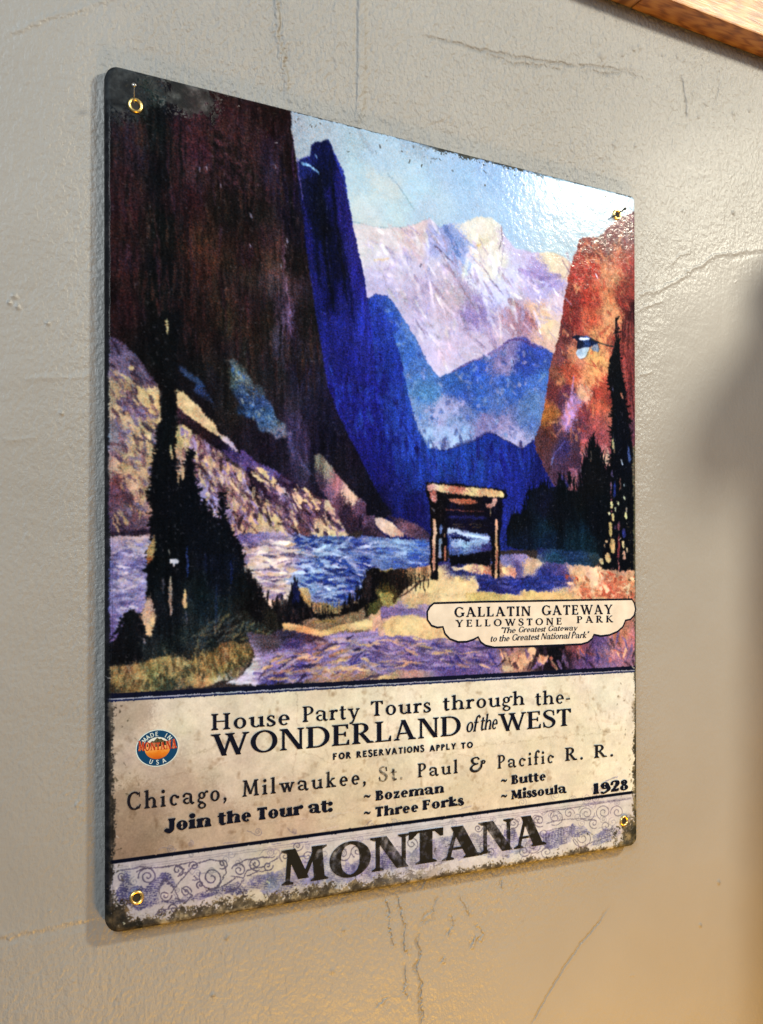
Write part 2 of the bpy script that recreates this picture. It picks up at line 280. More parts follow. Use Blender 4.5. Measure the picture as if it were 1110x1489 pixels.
K.fill(Z3, P('625,610 650,608 690,630 715,655 722,690 700,695 660,672 628,645'), P('640,620,220,186,134 690,660,214,178,126'), 8, 1, .15)
K.fill(Z3, P('728,680 760,695 785,730 770,748 735,740'), P('740,700,206,182,170 770,735,190,160,160'), 8, 1, .2)
K.fill(Z3, P('785,690 830,695 880,730 905,760 905,785 870,775 820,745 790,730'), P('800,705,216,180,130 860,745,220,176,120 890,770,200,150,110'), 8, 1, .2)
K.fill(Z3, P('915,745 940,745 955,790 940,800 920,780'), [(206, 176, 140)], 8, 1, .2)
K.fill(Z3, P('905,820 945,825 990,855 1010,885 900,880'), [(200, 164, 128)], 4, 1, .2)
K.fill(Z3, P('875,555 905,560 950,615 1000,670 1045,720 1090,760 1095,860 1010,880 960,790 930,740 900,700 880,640'), P(
    '895,575,110,100,88 930,620,116,104,92 900,650,60,40,56 960,680,140,90,96 930,700,100,66,84 1000,710,206,168,142 1030,725,196,160,132 980,740,70,42,56 1020,770,36,22,34 1060,770,84,52,74 1060,830,34,22,34 1000,820,40,26,40 1090,830,20,14,22'), 5, 2, .45, 'v', 1, 6)
K.fill(Z4, P('10,815 40,812 85,840 130,875 130,890 80,890 40,865 15,840'), P('30,825,200,166,150 80,860,216,176,150 120,885,190,140,120'), 3, 1, .2)
K.fill(Z4, P('60,810 110,815 200,850 232,880 232,905 140,890 100,850'), P('90,820,46,28,44 150,850,96,66,80 200,880,60,42,60'), 4, 1, .4)
K.fill(Z4, P('-40,800 10,805 20,850 60,890 -40,895'), P('-20,820,80,50,70 0,860,34,22,34 20,880,60,40,56'), 4, 1, .4)
# water
K.fill(ID, P('440,850 620,815 740,810 930,830 930,1010 440,1010'), P('480,900,120,96,70 560,840,60,50,50 640,840,40,44,100 700,830,60,60,100 800,840,50,70,80 900,830,190,140,104 600,960,120,90,140'), 4, 1, .4)
K.fill(Z5, P('30,168 240,162 235,300 200,420 185,480 150,470 110,520 70,590 30,600'), P(
    '90,180,176,150,156 150,185,190,164,160 210,190,180,152,150 100,230,132,112,140 150,260,96,90,136 110,290,92,84,130 170,300,104,94,140 80,340,100,92,140 140,340,160,144,180 180,350,150,134,174 120,420,122,110,150 80,470,112,100,150 170,420,150,130,150 80,540,96,80,130'), 3, 1, .3, 'h')
K.fill(Z5, P('40,150 225,135 225,160 40,166'), [(34, 24, 36)], 3, 1, .3)
K.fill(Z5, P('565,158 640,150 800,150 830,163 1000,168 1120,168 1340,185 1340,210 1340,300 1200,310 1110,300 1090,370 1060,415 1010,440 970,450 910,430 860,425 820,385 780,400 760,445 710,452 690,440 670,400 640,370 605,340 580,250'), P(
    '600,180,84,76,130 650,170,120,100,140 740,170,150,124,150 620,220,206,176,150 680,230,214,188,170 740,230,196,168,176 640,290,206,176,158 690,290,214,186,172 740,300,196,170,186 770,250,180,154,176 650,340,200,168,150 720,350,206,176,160 720,400,214,184,164 '
    '860,190,26,56,158 920,200,40,70,176 960,180,70,96,190 1060,190,80,106,196 840,240,120,110,150 900,235,180,160,170 950,230,120,134,196 900,270,44,82,184 960,290,18,46,152 1010,310,22,50,160 860,290,120,146,204 880,330,90,126,200 820,330,140,156,206 '
    '1050,250,104,134,206 1080,280,120,140,200 1000,260,50,84,182 950,340,120,144,206 990,370,96,124,200 940,390,70,104,196 1040,370,60,96,190 960,420,50,80,180 900,400,110,126,190 1000,410,50,84,184 1150,230,104,140,212 1220,215,140,168,216 1300,220,60,104,196 1180,270,60,96,190 1260,270,50,84,184 1160,190,150,172,216 1330,270,40,70,170'), 4, 1, .35, 'h', 1, 7)
K.dabs(Z5, P('800,170 1110,170 1080,370 960,440 830,370'), 260, 16, 2.2, [(150, 174, 220), (20, 48, 156), (70, 110, 200), (180, 180, 210), (30, 66, 176)], .05, .2, .55, 11)
K.dabs(Z5, P('580,190 790,170 790,300 720,430 610,330'), 130, 14, 2.2, [(226, 200, 180), (160, 134, 160), (206, 176, 150), (130, 104, 130)], .03, .15, .5, 12)
K.dabs(Z5, P('70,180 230,175 190,420 80,540'), 140, 13, 2, [(180, 160, 180), (80, 76, 130), (140, 124, 160), (110, 100, 150)], .03, .2, .5, 13)
K.dabs(Z6, P('0,170 235,180 235,280 0,300'), 120, 18, 2.4, [(150, 180, 224), (40, 80, 190), (90, 130, 210), (30, 60, 170)], .06, .12, .5, 14)
K.stroke(Z5, P('770,245 830,235 880,243 940,232'), 3, (200, 176, 160), 3, .8); K.stroke(Z5, P('815,240 860,248 930,243'), 2, (40, 24, 24), 2, .7)
for x, y in [(690, 350), (720, 350), (740, 365), (710, 370), (620, 205), (700, 205), (660, 230), (740, 260)]: K.stroke(Z5, [(x, y), (x + 22, y + 4)], 2.4, (60, 40, 50), 3, .8)
K.dabs(Z5, P('575,190 790,185 800,300 730,430 690,430 610,330'), 150, 22, 3.0, [(232, 208, 188), (226, 200, 186), (120, 96, 130), (200, 164, 130), (70, 56, 84)], .03, .2, .75, 71)
K.dabs(Z5, P('800,180 1110,180 1100,330 960,440 830,380'), 130, 20, 2.6, [(196, 206, 226), (170, 186, 222), (16, 34, 120), (20, 44, 150), (120, 150, 214)], .04, .3, .8, 72)
K.dabs(Z5, P('70,190 230,190 190,420 80,560'), 70, 16, 2.4, [(196, 176, 180), (70, 64, 110), (176, 156, 180)], .1, .3, .7, 73)
K.dabs(Z3, P('610,590 760,660 960,790 1000,880 700,880'), 170, 16, 3.0, [(214, 178, 138), (34, 20, 30), (120, 84, 120), (196, 150, 120), (60, 38, 60)], .75, .25, .6, 74)
K.dabs(Z3, P('320,440 420,500 600,640 760,830 560,880 430,800'), 200, 18, 3.0, [(204, 168, 122), (100, 66, 76), (136, 106, 150), (48, 30, 36), (60, 36, 44), (186, 150, 108)], 1.2, .35, .65, 75)
K.dabs(Z3, P('60,110 200,230 250,420 225,800 70,860'), 170, 20, 3.4, [(74, 52, 66), (190, 154, 108), (110, 76, 78), (48, 32, 42), (176, 140, 100), (100, 84, 104)], .95, .3, .62, 80)
# red cliff, right
K.fill(ID, P('843,350 848,346 870,345 890,325 935,300 940,830 880,810 800,700 778,655 776,640 785,615 793,575 800,525 812,490 818,450 824,415 832,380'), P(
    '848,355,110,40,34 860,352,120,52,46 880,345,110,64,60 905,335,120,80,74 920,330,110,74,70 845,390,148,46,36 860,395,162,52,38 858,430,158,50,36 840,440,104,34,30 832,470,110,36,32 824,485,90,40,40 870,420,176,92,60 880,400,190,118,80 895,390,190,120,84 '
    '880,450,196,128,84 905,380,160,80,60 915,390,130,50,44 912,420,120,44,36 918,455,40,16,18 910,450,90,34,30 890,470,206,136,86 860,470,164,70,48 870,490,204,134,84 845,500,150,70,52 835,520,190,116,82 840,510,180,110,80 '
    '860,525,206,140,88 875,540,212,146,90 855,550,208,140,90 850,570,206,150,120 830,545,160,74,50 822,540,140,60,44 815,520,96,50,50 812,550,110,60,46 800,570,90,40,40 826,570,90,40,60 832,580,176,120,170 828,600,180,124,180 825,620,160,104,160 '
    '815,590,74,40,60 805,605,140,80,40 795,610,150,86,40 800,630,80,42,36 785,640,70,38,40 870,570,150,60,46 880,560,150,62,46 865,590,176,84,60 880,595,166,76,56 890,580,120,46,40 850,600,110,50,54 842,620,80,44,54 870,620,146,70,66 885,610,160,84,70 '
    '855,640,120,60,66 875,640,130,62,66 840,650,64,40,56 830,640,70,44,60 905,500,120,50,44 912,540,120,52,46 910,580,110,50,50 905,620,70,40,50 820,650,44,36,76 812,630,70,44,60 915,500,90,40,36 860,660,90,48,56 835,670,60,36,50'), 3, 1, .28, 'g', 1, 6)
K.stroke(Z4, P('815,235 805,330 790,420 785,465'), 6, (176, 120, 178), 4, .75, .3, 'g', 2)
K.stroke(Z2, P('835,830 815,930 800,1010'), 2, (180, 96, 80), 2, .5); K.stroke(Z2, P('905,830 920,900 900,1010'), 8, (168, 54, 40), 5, .5)
K.stroke(Z2, P('940,960 950,1040 930,1140'), 14, (204, 140, 92), 6, .4)
K.stroke(Z2, P('905,885 912,900'), 3, (230, 220, 220), 1, .9)
K.dabs(ID, P('848,350 915,345 915,440 880,560 840,640 800,640 815,500'), 300, 15, 3, [(214, 148, 96), (150, 52, 38), (186, 104, 70), (110, 44, 40), (196, 126, 84)], 1.3, .5, .32, 15)
K.dabs(ID, P('905,470 921,470 921,600 900,600'), 60, 40, 2.5, [(60, 24, 24), (140, 64, 54), (90, 36, 34)], 1.55, .04, .6, 16)
# black spruce mass right of the gate
K.fill(Z4, P('560,800 575,790 600,800 622,780 640,700 655,690 690,680 715,690 740,685 760,650 780,680 795,655 810,700 835,700 850,650 858,590 872,560 880,515 893,490 905,530 915,545 935,600 945,620 960,640 965,760 955,860 945,930 925,975 860,960 720,950 620,945 545,930 540,860'), P(
    '600,850,8,10,14 700,720,12,14,24 760,800,7,9,12 880,650,10,10,12 900,800,7,9,12 700,930,12,24,36 850,940,12,28,36 600,930,12,18,30'), 5, 1, .4, 'v')
K.fill(ZT, P('300,270 330,290 350,275 395,280 398,370 385,480 345,520 315,490 300,380'), P('330,320,120,70,76 350,420,134,78,84'), 7, 1, .6, 'g', .8)
K.fill(ZT, P('410,0 545,0 535,70 480,85 470,180 450,260 430,300 440,200'), P('450,50,150,66,66 500,30,170,80,80 450,180,150,90,90'), 6, 1, .5)
K.fill(ZT, P('612,60 660,30 690,60 720,170 720,260 700,280 670,240 630,190'), P('640,120,140,76,80 690,220,196,150,130'), 6, 1, .5)
for x0, y0, x1, y1, w, c in [(440, 280, 432, 315, 2.5, (190, 170, 160)), (530, 110, 527, 210, 1.6, (140, 110, 90)), (240, 360, 300, 450, 6, (40, 44, 110)), (265, 10, 150, 190, 3, (70, 84, 190)), (150, 180, 140, 240, 3, (96, 116, 200)), (445, 430, 440, 470, 2, (70, 66, 90))]:
    K.stroke(ZT, [(x0, y0), (x1, y1)], w, c, 3, .7)
K.fill(ZT, P('0,1060 200,1075 440,1090 600,1120 640,1200 560,1245 300,1260 150,1300 0,1330'), P('60,1090,24,34,70 300,1120,20,38,60 200,1200,30,60,76 450,1200,24,46,64 60,1260,60,70,84 560,1220,30,44,50'), 6, 2, .5, 'h')
K.fringe(Z4, P('560,800 600,800 640,700 690,680 740,685 760,650 795,655 835,700 858,590 893,490 915,545 960,640'), 150, 22, 2.4, (8, 9, 12), 1.5, .2, 47)
# the tall spruce at the right edge
K.fill(ID, P('895,470 897,458 899,480 901,520 905,560 912,600 918,650 922,700 922,835 876,835 872,815 880,790 890,740 886,690 888,640 890,590 887,560 894,520'), P('898,540,10,10,12 905,640,8,9,14 900,760,8,9,12 915,800,8,9,12'), 4, 1, .3, 'v')
K.fill(ZB, P('640,680 660,560 730,400 745,250 760,200 790,250 800,450 830,700 870,850 900,1000 880,1110 830,1110 690,1110 660,900'), [(9, 10, 12)], 5, 1, .2, 'v')
K.fill(ZB, P('745,-80 765,-90 795,150 790,260 760,260'), [(16, 12, 14)], 4, 1, .3)
K.stroke(ZB, P('775,20 780,150 785,230'), 2, (130, 60, 54), 2, .8); K.stroke(ZB, P('830,1020 860,1110'), 4, (190, 120, 90), 3, .8)
K.stroke(ZB, P('700,910 705,1000'), 2.5, (90, 80, 110), 3, .7)
K.fringe(ID, P('897,458 899,520 905,560 912,600 918,650 922,700'), 60, 12, 2.6, (9, 9, 11), .6, .5, 48); K.fringe(ID, P('894,520 887,560 890,590 886,690 890,740 880,790'), 110, 13, 2.6, (9, 9, 11), .6, .5, 49)
for x, y, w, h, c in [(735, 640, 44, 80, (196, 178, 122)), (700, 715, 34, 46, (206, 190, 150)), (790, 625, 22, 50, (212, 190, 150)), (855, 575, 34, 50, (206, 196, 160)), (870, 740, 44, 90, (196, 182, 130)), (855, 445, 20, 40, (160, 170, 190)), (832, 225, 24, 66, (190, 184, 180)), (765, 690, 20, 40, (206, 190, 150)),
                      (740, 760, 44, 90, (196, 172, 112)), (720, 880, 40, 150, (196, 170, 110)), (740, 1040, 80, 180, (184, 158, 96)), (690, 1160, 90, 120, (190, 158, 108)), (630, 1190, 60, 70, (206, 180, 136)), (850, 1030, 40, 80, (212, 190, 140)), (850, 1130, 50, 90, (190, 150, 120)), (885, 1080, 30, 50, (200, 176, 140)),
                      (680, 1000, 30, 40, (190, 166, 120)), (660, 1040, 16, 30, (170, 150, 110)), (745, 40, 30, 110, (190, 166, 120)), (760, 110, 20, 60, (120, 90, 70)), (875, 680, 26, 60, (150, 134, 120))]:
    K.stroke(ZT, [(x - 2, y - h / 2 + w / 2), (x + 2, y + h / 2 - w / 2)], w * .148, c, 4, .92, .4, 'g', False, 1.5)
for x, y, w, h, c in [(760, 480, 44, 200, (24, 38, 110)), (850, 920, 56, 150, (40, 58, 160)), (800, 850, 50, 150, (110, 66, 76)), (803, 1060, 40, 280, (104, 46, 46)), (800, 1240, 20, 130, (150, 90, 84)), (740, 330, 40, 110, (90, 76, 110)), (722, 450, 24, 110, (120, 84, 110)), (812, 430, 18, 130, (150, 90, 80)), (905, 150, 40, 180, (56, 76, 130)), (730, 1260, 60, 70, (110, 70, 74)), (760, 860, 40, 70, (60, 44, 70))]:
    K.stroke(ZT, [(x, y - h / 2 + w / 2), (x, y + h / 2 - w / 2)], w * .148, c, 5, .85, .5, 'v', 2, 2)
K.fill(ZT, P('945,60 985,60 985,1320 950,1310 940,900 955,600 935,300'), P('960,200,84,76,60 965,600,80,74,52 965,1000,70,64,44'), 3, 1, .6, 'h', .9)
# ground right of and below the gate
K.fill(Z6, P('300,280 470,285 520,240 600,235 690,270 920,290 935,300 1080,305 1080,760 -10,760 -10,300 150,300'), P(
    '340,300,30,34,84 400,310,40,44,110 540,255,100,104,176 600,260,130,120,180 580,290,60,64,140 700,330,30,44,124 780,340,60,56,130 640,290,190,156,120 670,265,196,166,130 560,300,206,164,124 500,300,150,100,80 450,350,26,44,130 560,360,26,48,144 680,350,36,54,150 '
    '500,385,40,44,110 740,350,60,70,160 250,360,214,182,128 340,370,218,186,130 400,370,210,176,124 200,400,206,174,122 300,400,216,184,130 480,410,176,150,90 640,395,196,166,110 760,390,206,170,120 820,330,206,170,120 900,330,222,186,150 860,400,166,90,64 980,350,180,104,72 1040,360,176,110,80 '
    '960,400,166,84,60 1000,320,160,120,96 1050,330,190,140,104 800,410,190,146,104 60,420,150,140,70 40,400,120,104,50 150,430,196,156,116 100,470,130,106,150 200,470,150,120,150 60,520,196,150,130 150,520,214,172,124 100,540,206,166,112 200,540,206,168,116 20,510,210,160,130 '
    '300,560,150,112,130 50,600,116,92,140 150,600,110,84,144 250,610,112,86,150 360,620,112,88,150 450,640,90,74,140 150,660,116,90,146 50,680,130,104,150 350,680,74,66,150 480,660,110,90,150 540,630,120,84,96 50,715,190,150,106 150,710,160,122,110 '
    '560,660,160,120,90 700,620,30,22,24 750,650,14,12,18 850,620,110,62,76 860,660,80,50,100 930,660,110,80,120 960,630,150,100,110 1030,600,176,110,110 1040,660,140,96,110 820,600,96,52,54 1000,560,160,100,80 900,590,90,60,110'), 5, 1, .28, 'g', 1, 6)
K.fill(Z6, P('190,400 210,350 245,335 330,350 430,358 432,385 350,400 220,405'), P('240,360,216,184,130 340,380,224,192,138 410,370,220,186,134'), 3, 1, .15)
K.fill(Z6, P('130,425 190,395 300,398 440,392 590,400 700,385 760,395 1060,425 1060,445 240,440 180,440'), P('160,430,196,156,112 300,420,222,190,136 450,410,190,164,100 640,400,206,172,110 760,410,204,164,110 1000,430,190,140,100'), 4, 1, .2)
K.fill(Z6, P('430,345 560,335 690,325 770,325 780,350 720,380 600,378 580,395 500,395 440,388'), P('460,370,24,40,124 560,360,26,46,144 700,350,34,56,156 520,390,30,36,110'), 4, 1, .35, 'h')
K.fill(Z6, P('40,520 80,490 160,485 280,500 400,560 460,590 380,592 200,588 60,580'), P('100,530,216,176,124 200,540,218,182,128 320,570,208,168,120 60,560,206,166,116'), 4, 1, .18)
K.fill(Z6, P('30,450 110,455 180,455 230,480 160,482 80,488 40,500'), P('60,470,110,84,130 160,470,126,100,150'), 4, 1, .25, 'h')
K.fill(Z6, P('-20,560 60,582 200,590 400,595 470,610 500,660 500,700 300,690 -20,690'), P('20,620,110,80,136 150,610,100,74,134 300,620,104,78,140 430,630,92,70,136 480,680,84,66,130 150,670,108,84,146 350,680,60,56,146 40,670,120,96,146'), 4, 1, .30, 'h')
K.dabs(Z6, P('430,330 780,325 760,380 440,390'), 120, 14, 2.4, [(30, 52, 156), (20, 34, 110), (60, 74, 170), (26, 30, 80)], .0, .25, .55, 17)
K.dabs(Z6, P('780,320 1065,310 1065,420 800,415'), 110, 9, 3.4, [(222, 186, 146), (160, 70, 48), (190, 120, 84), (206, 160, 116)], .6, .8, .55, 18)
K.dabs(Z6, P('0,570 420,575 500,650 480,690 0,720'), 240, 20, 2.4, [(130, 100, 156), (96, 76, 140), (150, 116, 150), (80, 70, 150)], .06, .15, .5, 19)
K.stroke(Z6, P('900,310 895,350'), 13, (226, 194, 158), 5, .8)
for p in ['240,600 300,620 330,700', '330,640 370,690 372,705', '410,650 440,700', '470,640 500,690']: K.stroke(Z6, P(p), 4.5, (34, 48, 150), 4, .8)
K.stroke(Z6, P('0,690 100,690 200,700 330,695'), 3.5, (50, 60, 160), 4, .6)
K.fill(Z6, P('565,665 600,640 640,612 662,620 650,660 600,705 580,700'), P('620,640,214,170,126 590,690,206,160,116'), 3, 1, .2)
K.fill(Z6, P('660,655 690,640 705,655 680,690 640,705'), P('685,650,190,130,90 660,690,110,76,120'), 3, 1, .3)
K.fill(Z6, P('670,620 690,615 780,605 790,690 720,700 700,640'), [(14, 12, 16)], 4, 1, .3, 'g', .95)
K.fill(Z6, P('525,690 560,685 570,708 530,712'), [(200, 170, 130)], 3, 1, .2)
K.stroke(Z6, P('505,690 550,655 560,690'), 2.2, (30, 20, 24), 2, .8); K.stroke(Z6, P('640,700 670,650 720,615'), 3, (24, 16, 18), 3, .7)
for x, y, h, c in [(830, 640, 50, (176, 116, 96)), (862, 650, 60, (30, 40, 130)), (905, 650, 60, (24, 36, 120)), (970, 630, 70, (200, 140, 120)), (1020, 600, 80, (212, 150, 120)), (940, 600, 60, (110, 70, 130)), (885, 610, 40, (60, 40, 90)), (1000, 670, 40, (130, 90, 120))]:
    K.stroke(Z6, [(x, y - h / 2), (x + 4, y + h / 2)], 7, c, 6, .6, .4, 'v', 2, 2)
# dark bank left of the gate
K.fill(Z6, P('-30,300 10,300 60,310 110,300 200,290 240,290 240,330 180,350 130,380 110,400 90,440 60,430 30,450 20,480 -30,500'), P('20,340,12,10,10 80,350,20,16,14 60,400,60,52,26 150,310,120,90,60 200,300,150,116,80 20,440,60,56,30 130,350,26,18,16 -20,400,12,10,10'), 6, 1, .5, 'v')
for x in range(5, 230, 17): K.stroke(Z6, [(x, 312 + (x * 7) % 20), (x + 2, 360 + (x * 13) % 40)], 3, (14, 12, 12), 4, .8, .3, 'v', 2)
K.fill(Z6, P('30,395 70,390 85,405 80,440 50,445 30,430'), P('55,405,120,112,54 60,430,160,146,80'), 5, 1, .3, 'g', .8)
K.stroke(Z6, P('110,410 150,390 190,350 230,340'), 3, (40, 24, 22), 3, .8)
# the log gate
K.fill(ZG, P('130,150 200,140 500,175 940,225 945,300 900,330 890,560 870,840 870,1120 800,1120 780,880 770,700 640,660 370,625 340,700 345,950 290,950 255,940 250,1050 240,1130 175,1130 165,980 170,560 160,350 120,240'), P(
    '500,300,12,9,10 220,400,12,9,10 500,500,14,12,28 600,420,16,11,14 830,500,10,9,18 300,700,12,10,12 830,900,12,10,12 200,1000,12,10,12'), 4, 1, .3)
K.fill(ZG, P('350,610 400,615 770,680 770,840 640,870 360,890'), P('400,650,190,206,224 380,660,200,210,220 600,690,150,176,214 700,700,84,116,196 440,710,20,30,90 560,735,12,18,60 400,760,60,100,190 480,790,160,184,218 600,790,110,140,206 720,770,70,80,160 420,840,60,90,180 600,840,60,84,170 720,830,40,40,110'), 6, 1, .3, 'h')
K.fill(ZG, P('355,890 500,875 640,868 775,845 778,985 640,980 500,968 370,1000'), P('400,940,9,9,12 600,920,10,9,12 740,930,10,9,14'), 4, 1, .3)
K.stroke(ZG, P('375,655 450,655 560,685 640,705 750,715'), 6.5, (196, 210, 226), 5, .85, .2, 'h'); K.stroke(ZG, P('400,712 480,718 560,742'), 4.5, (10, 12, 40), 3, .95)
K.stroke(ZG, P('390,780 480,790 590,775 740,745'), 8, (150, 178, 216), 6, .7, .3, 'h')
K.fill(ZG, P('140,170 230,165 420,190 700,210 890,240 918,275 905,300 780,300 560,285 400,265 260,245 200,235 150,240 132,210'), P(
    '170,200,176,116,110 240,190,214,186,160 320,215,216,180,130 420,220,190,120,96 480,230,150,80,64 530,240,160,90,78 600,250,218,186,130 660,255,216,182,126 720,250,150,84,66 750,260,210,176,124 800,270,190,140,96 850,270,222,190,130 890,275,226,194,130'), 3, 1, .2)
K.fill(ZG, P('170,250 200,225 230,245 235,320 205,355 175,330'), P('195,270,150,76,66 205,320,200,146,130'), 3, 1, .4)
K.fill(ZG, P('360,315 500,320 620,325 650,350 560,372 450,368 370,350'), P('400,330,130,66,50 500,345,190,110,84 600,345,150,76,56'), 4, 1, .4, 'h')
K.stroke(ZG, P('330,425 420,432 520,438 720,450'), 3, (130, 64, 54), 3, .85, .4, 'h', 1)
K.stroke(ZG, P('370,500 500,495 720,520'), 5, (24, 28, 80), 4, .7)
for p in ['395,575 450,570 500,572', '560,575 620,568 680,580', '410,600 520,595', '600,605 680,600']: K.stroke(ZG, P(p), 1.5, (84, 66, 40), 3, .6)
K.fill(ZG, P('725,355 760,370 800,350 810,310 835,310 850,340 830,390 780,410 735,400'), P('745,380,170,100,80 820,340,200,150,130'), 4, 1, .4)
K.stroke(ZG, P('780,420 780,490'), 2, (150, 120, 80), 2, .8); K.stroke(ZG, P('190,420 210,440'), 3, (90, 80, 80), 2, .8)
K.stroke(ZG, P('212,540 212,700 208,860 208,1030'), 6.2, (206, 160, 126), 3, 1, .35, 'v'); K.stroke(ZG, P('222,560 220,760'), 3, (222, 186, 150), 2, .8); K.stroke(ZG, P('206,800 207,1020'), 3.5, (160, 96, 76), 4, .7)
K.stroke(ZG, P('838,540 838,760 838,900 835,1110'), 5.8, (206, 156, 120), 3, 1, .35, 'v'); K.stroke(ZG, P('840,840 838,1020'), 4, (130, 66, 54), 4, .75)
K.stroke(ZG, P('322,800 320,930'), 3.6, (170, 100, 76), 2, 1, .3); K.stroke(ZG, P('315,670 316,700'), 2, (150, 120, 90), 1, .8)
K.stroke(ZG, P('275,590 275,660'), 5, (90, 116, 170), 3, .9, .4); K.stroke(ZG, P('275,730 272,900'), 5.2, (130, 140, 160), 4, .9, .5)
K.stroke(ZG, P('250,540 245,960'), 1.5, (12, 10, 14), 2, .9)
K.fill(ZG, P('385,1000 480,1010 500,985 560,975 760,985 765,1030 790,1050 780,1075 640,1070 560,1050 500,1030 400,1035'), P('420,1015,206,180,150 560,1010,216,180,134 680,1020,214,178,130 740,1040,170,100,80 620,1065,150,100,110'), 3, 1, .2)
K.fill(ZG, P('875,1010 960,1000 1030,1010 1040,1060 1020,1105 980,1085 900,1070'), P('920,1035,214,178,130 1000,1040,206,150,120 1030,1090,180,120,96'), 4, 1, .25)
# black foreground spruces, left
K.fill(Z3, P('225,60 265,-20 330,-10 325,150 320,300 316,450 318,590 330,640 350,660 360,600 372,560 382,540 388,620 405,690 412,760 420,795 432,730 442,780 455,800 470,832 488,840 500,815 508,712 516,812 535,850 548,890 575,905 590,980 600,1040 640,1110 640,1200 200,1200 200,1040 215,960 228,880 218,830 222,700 232,600 248,500 262,420 262,300 245,200 205,140'), P('290,200,11,10,10 280,500,9,10,11 300,800,8,9,11 450,950,9,11,15 260,1000,8,9,11 400,800,8,9,12'), 5, 1, .35, 'v')
K.fill(Z5, P('205,260 230,240 590,240 608,335 645,370 672,400 690,445 730,465 760,470 780,400 800,350 820,390 838,440 870,470 900,480 960,478 1020,450 1070,410 1090,360 1120,300 1130,420 1060,460 1000,480 900,500 820,510 760,530 740,590 640,650 560,600 500,590 440,640 400,655 330,640 270,650 200,685 100,700 40,690 40,600 75,590 85,540 105,520 120,480 150,465 175,480 190,520 195,580 215,570 240,520 240,450 225,400 235,330'), P(
    '300,300,8,9,11 500,350,10,13,20 150,550,12,12,13 300,550,14,16,18 450,450,16,22,26 400,560,26,32,32 380,620,40,44,44 500,500,20,24,24 560,540,26,26,22 640,480,10,9,10 700,540,26,24,20 800,450,10,9,14 1000,460,12,10,10 850,490,12,10,10 640,590,40,36,28 250,640,30,34,32 120,660,14,14,14 1100,380,10,9,10'), 7, 1, .55, 'v')
K.fringe(Z3, P('225,60 330,-10 325,150 320,300 316,450 318,590'), 60, 14, 3, (11, 10, 11), 1.2, .5, 41)
K.fringe(Z3, P('318,590 330,640 350,660 360,600 382,540 388,620 405,690 420,795 432,730 455,800 488,840 508,712 516,812 548,890 590,980 640,1110'), 170, 15, 2.6, (9, 9, 12), .5, .5, 42)
K.fringe(Z3, P('200,1040 215,960 228,880 218,830 222,700 232,600 248,500 262,420'), 130, 14, 2.8, (9, 9, 11), .5, .5, 43)
K.fringe(Z5, P('608,335 645,370 690,445 730,465 760,470 800,350 838,440 900,480 1020,450 1090,360'), 120, 20, 2.2, (12, 10, 12), 1.5, .25, 44)
K.fringe(Z5, P('70,690 100,700 200,680 330,650 440,640 500,600 640,650'), 130, 18, 2.2, (30, 30, 26), 1.5, .4, 45)
K.fringe(Z5, P('40,600 85,540 120,480 150,465 195,580'), 50, 10, 2.4, (12, 12, 14), .6, .5, 46)
K.fill(Z5, P('790,350 810,355 820,400 815,430 790,440'), [(20, 26, 70)], 4, 1, .3, 'v', .7)
for x, y0, y1, w, c, a in [(297, 330, 490, 5, (190, 160, 130), .85), (357, 380, 460, 6.5, (176, 146, 96), .9), (362, 200, 330, 2.5, (40, 60, 120), .8), (268, 330, 400, 3, (70, 64, 70), .7), (292, 215, 245, 2.5, (150, 140, 130), .8), (440, 230, 330, 4, (16, 22, 40), .7), (540, 260, 360, 4, (18, 26, 60), .7), (480, 360, 560, 4, (28, 40, 64), .6), (476, 500, 560, 2.5, (110, 104, 80), .8), (360, 470, 520, 2, (90, 84, 90), .7),
                           (192, 575, 600, 2.5, (180, 150, 130), .7), (270, 610, 640, 2.5, (130, 110, 90), .7), (400, 600, 650, 2, (90, 80, 60), .7)]:
    K.stroke(Z5, [(x, y0), (x + 2, y1)], w, c, 3, a, .4, 'v', 2)
K.stroke(Z5, P('302,268 322,268'), 6.5, (206, 196, 196), 2, .95); K.stroke(Z5, P('312,270 310,285'), 3, (190, 180, 180), 1, .9)
K.fill(Z5, P('180,480 200,430 215,400 228,440 238,470 232,530 215,575 200,560 190,520'), P('200,470,176,144,110 215,520,190,154,104 222,450,120,90,76'), 4, 1, .4)
K.fill(Z5, P('205,230 235,160 240,200 225,260 200,285'), P('220,220,160,124,80 225,250,110,60,36'), 3, 1, .3)
for x, y, w in [(300, 560, 4), (345, 640, 6), (330, 660, 3), (285, 55, 3)]: K.stroke(Z3, [(x, y - 40), (x + 3, y + 20)], w, (190, 160, 110), 3, .9, .3, 'v', 2)
K.dabs(Z5, P('380,560 500,480 640,520 700,560 640,620 420,660'), 140, 20, 1.8, [(70, 74, 62), (96, 86, 56), (24, 30, 30), (50, 58, 60)], 2.5, .4, .5, 20)
K.dabs(Z5, P('600,300 690,420 960,470 1100,330 1110,420 760,500'), 120, 22, 2.2, [(10, 9, 10), (16, 14, 16), (40, 30, 30)], 1.5, .12, .7, 21)
for x in range(880, 985, 12): K.stroke(Z5, [(x, 425), (x + 1, 480)], 2.2, ((170, 130, 80) if x % 24 else (24, 18, 16)), 3, .8, .3, 'v', 2)
K.fill(Z5, P('815,375 850,370 866,420 862,450 835,430'), [(190, 146, 84)], 4, 1, .3, 'v', .8)
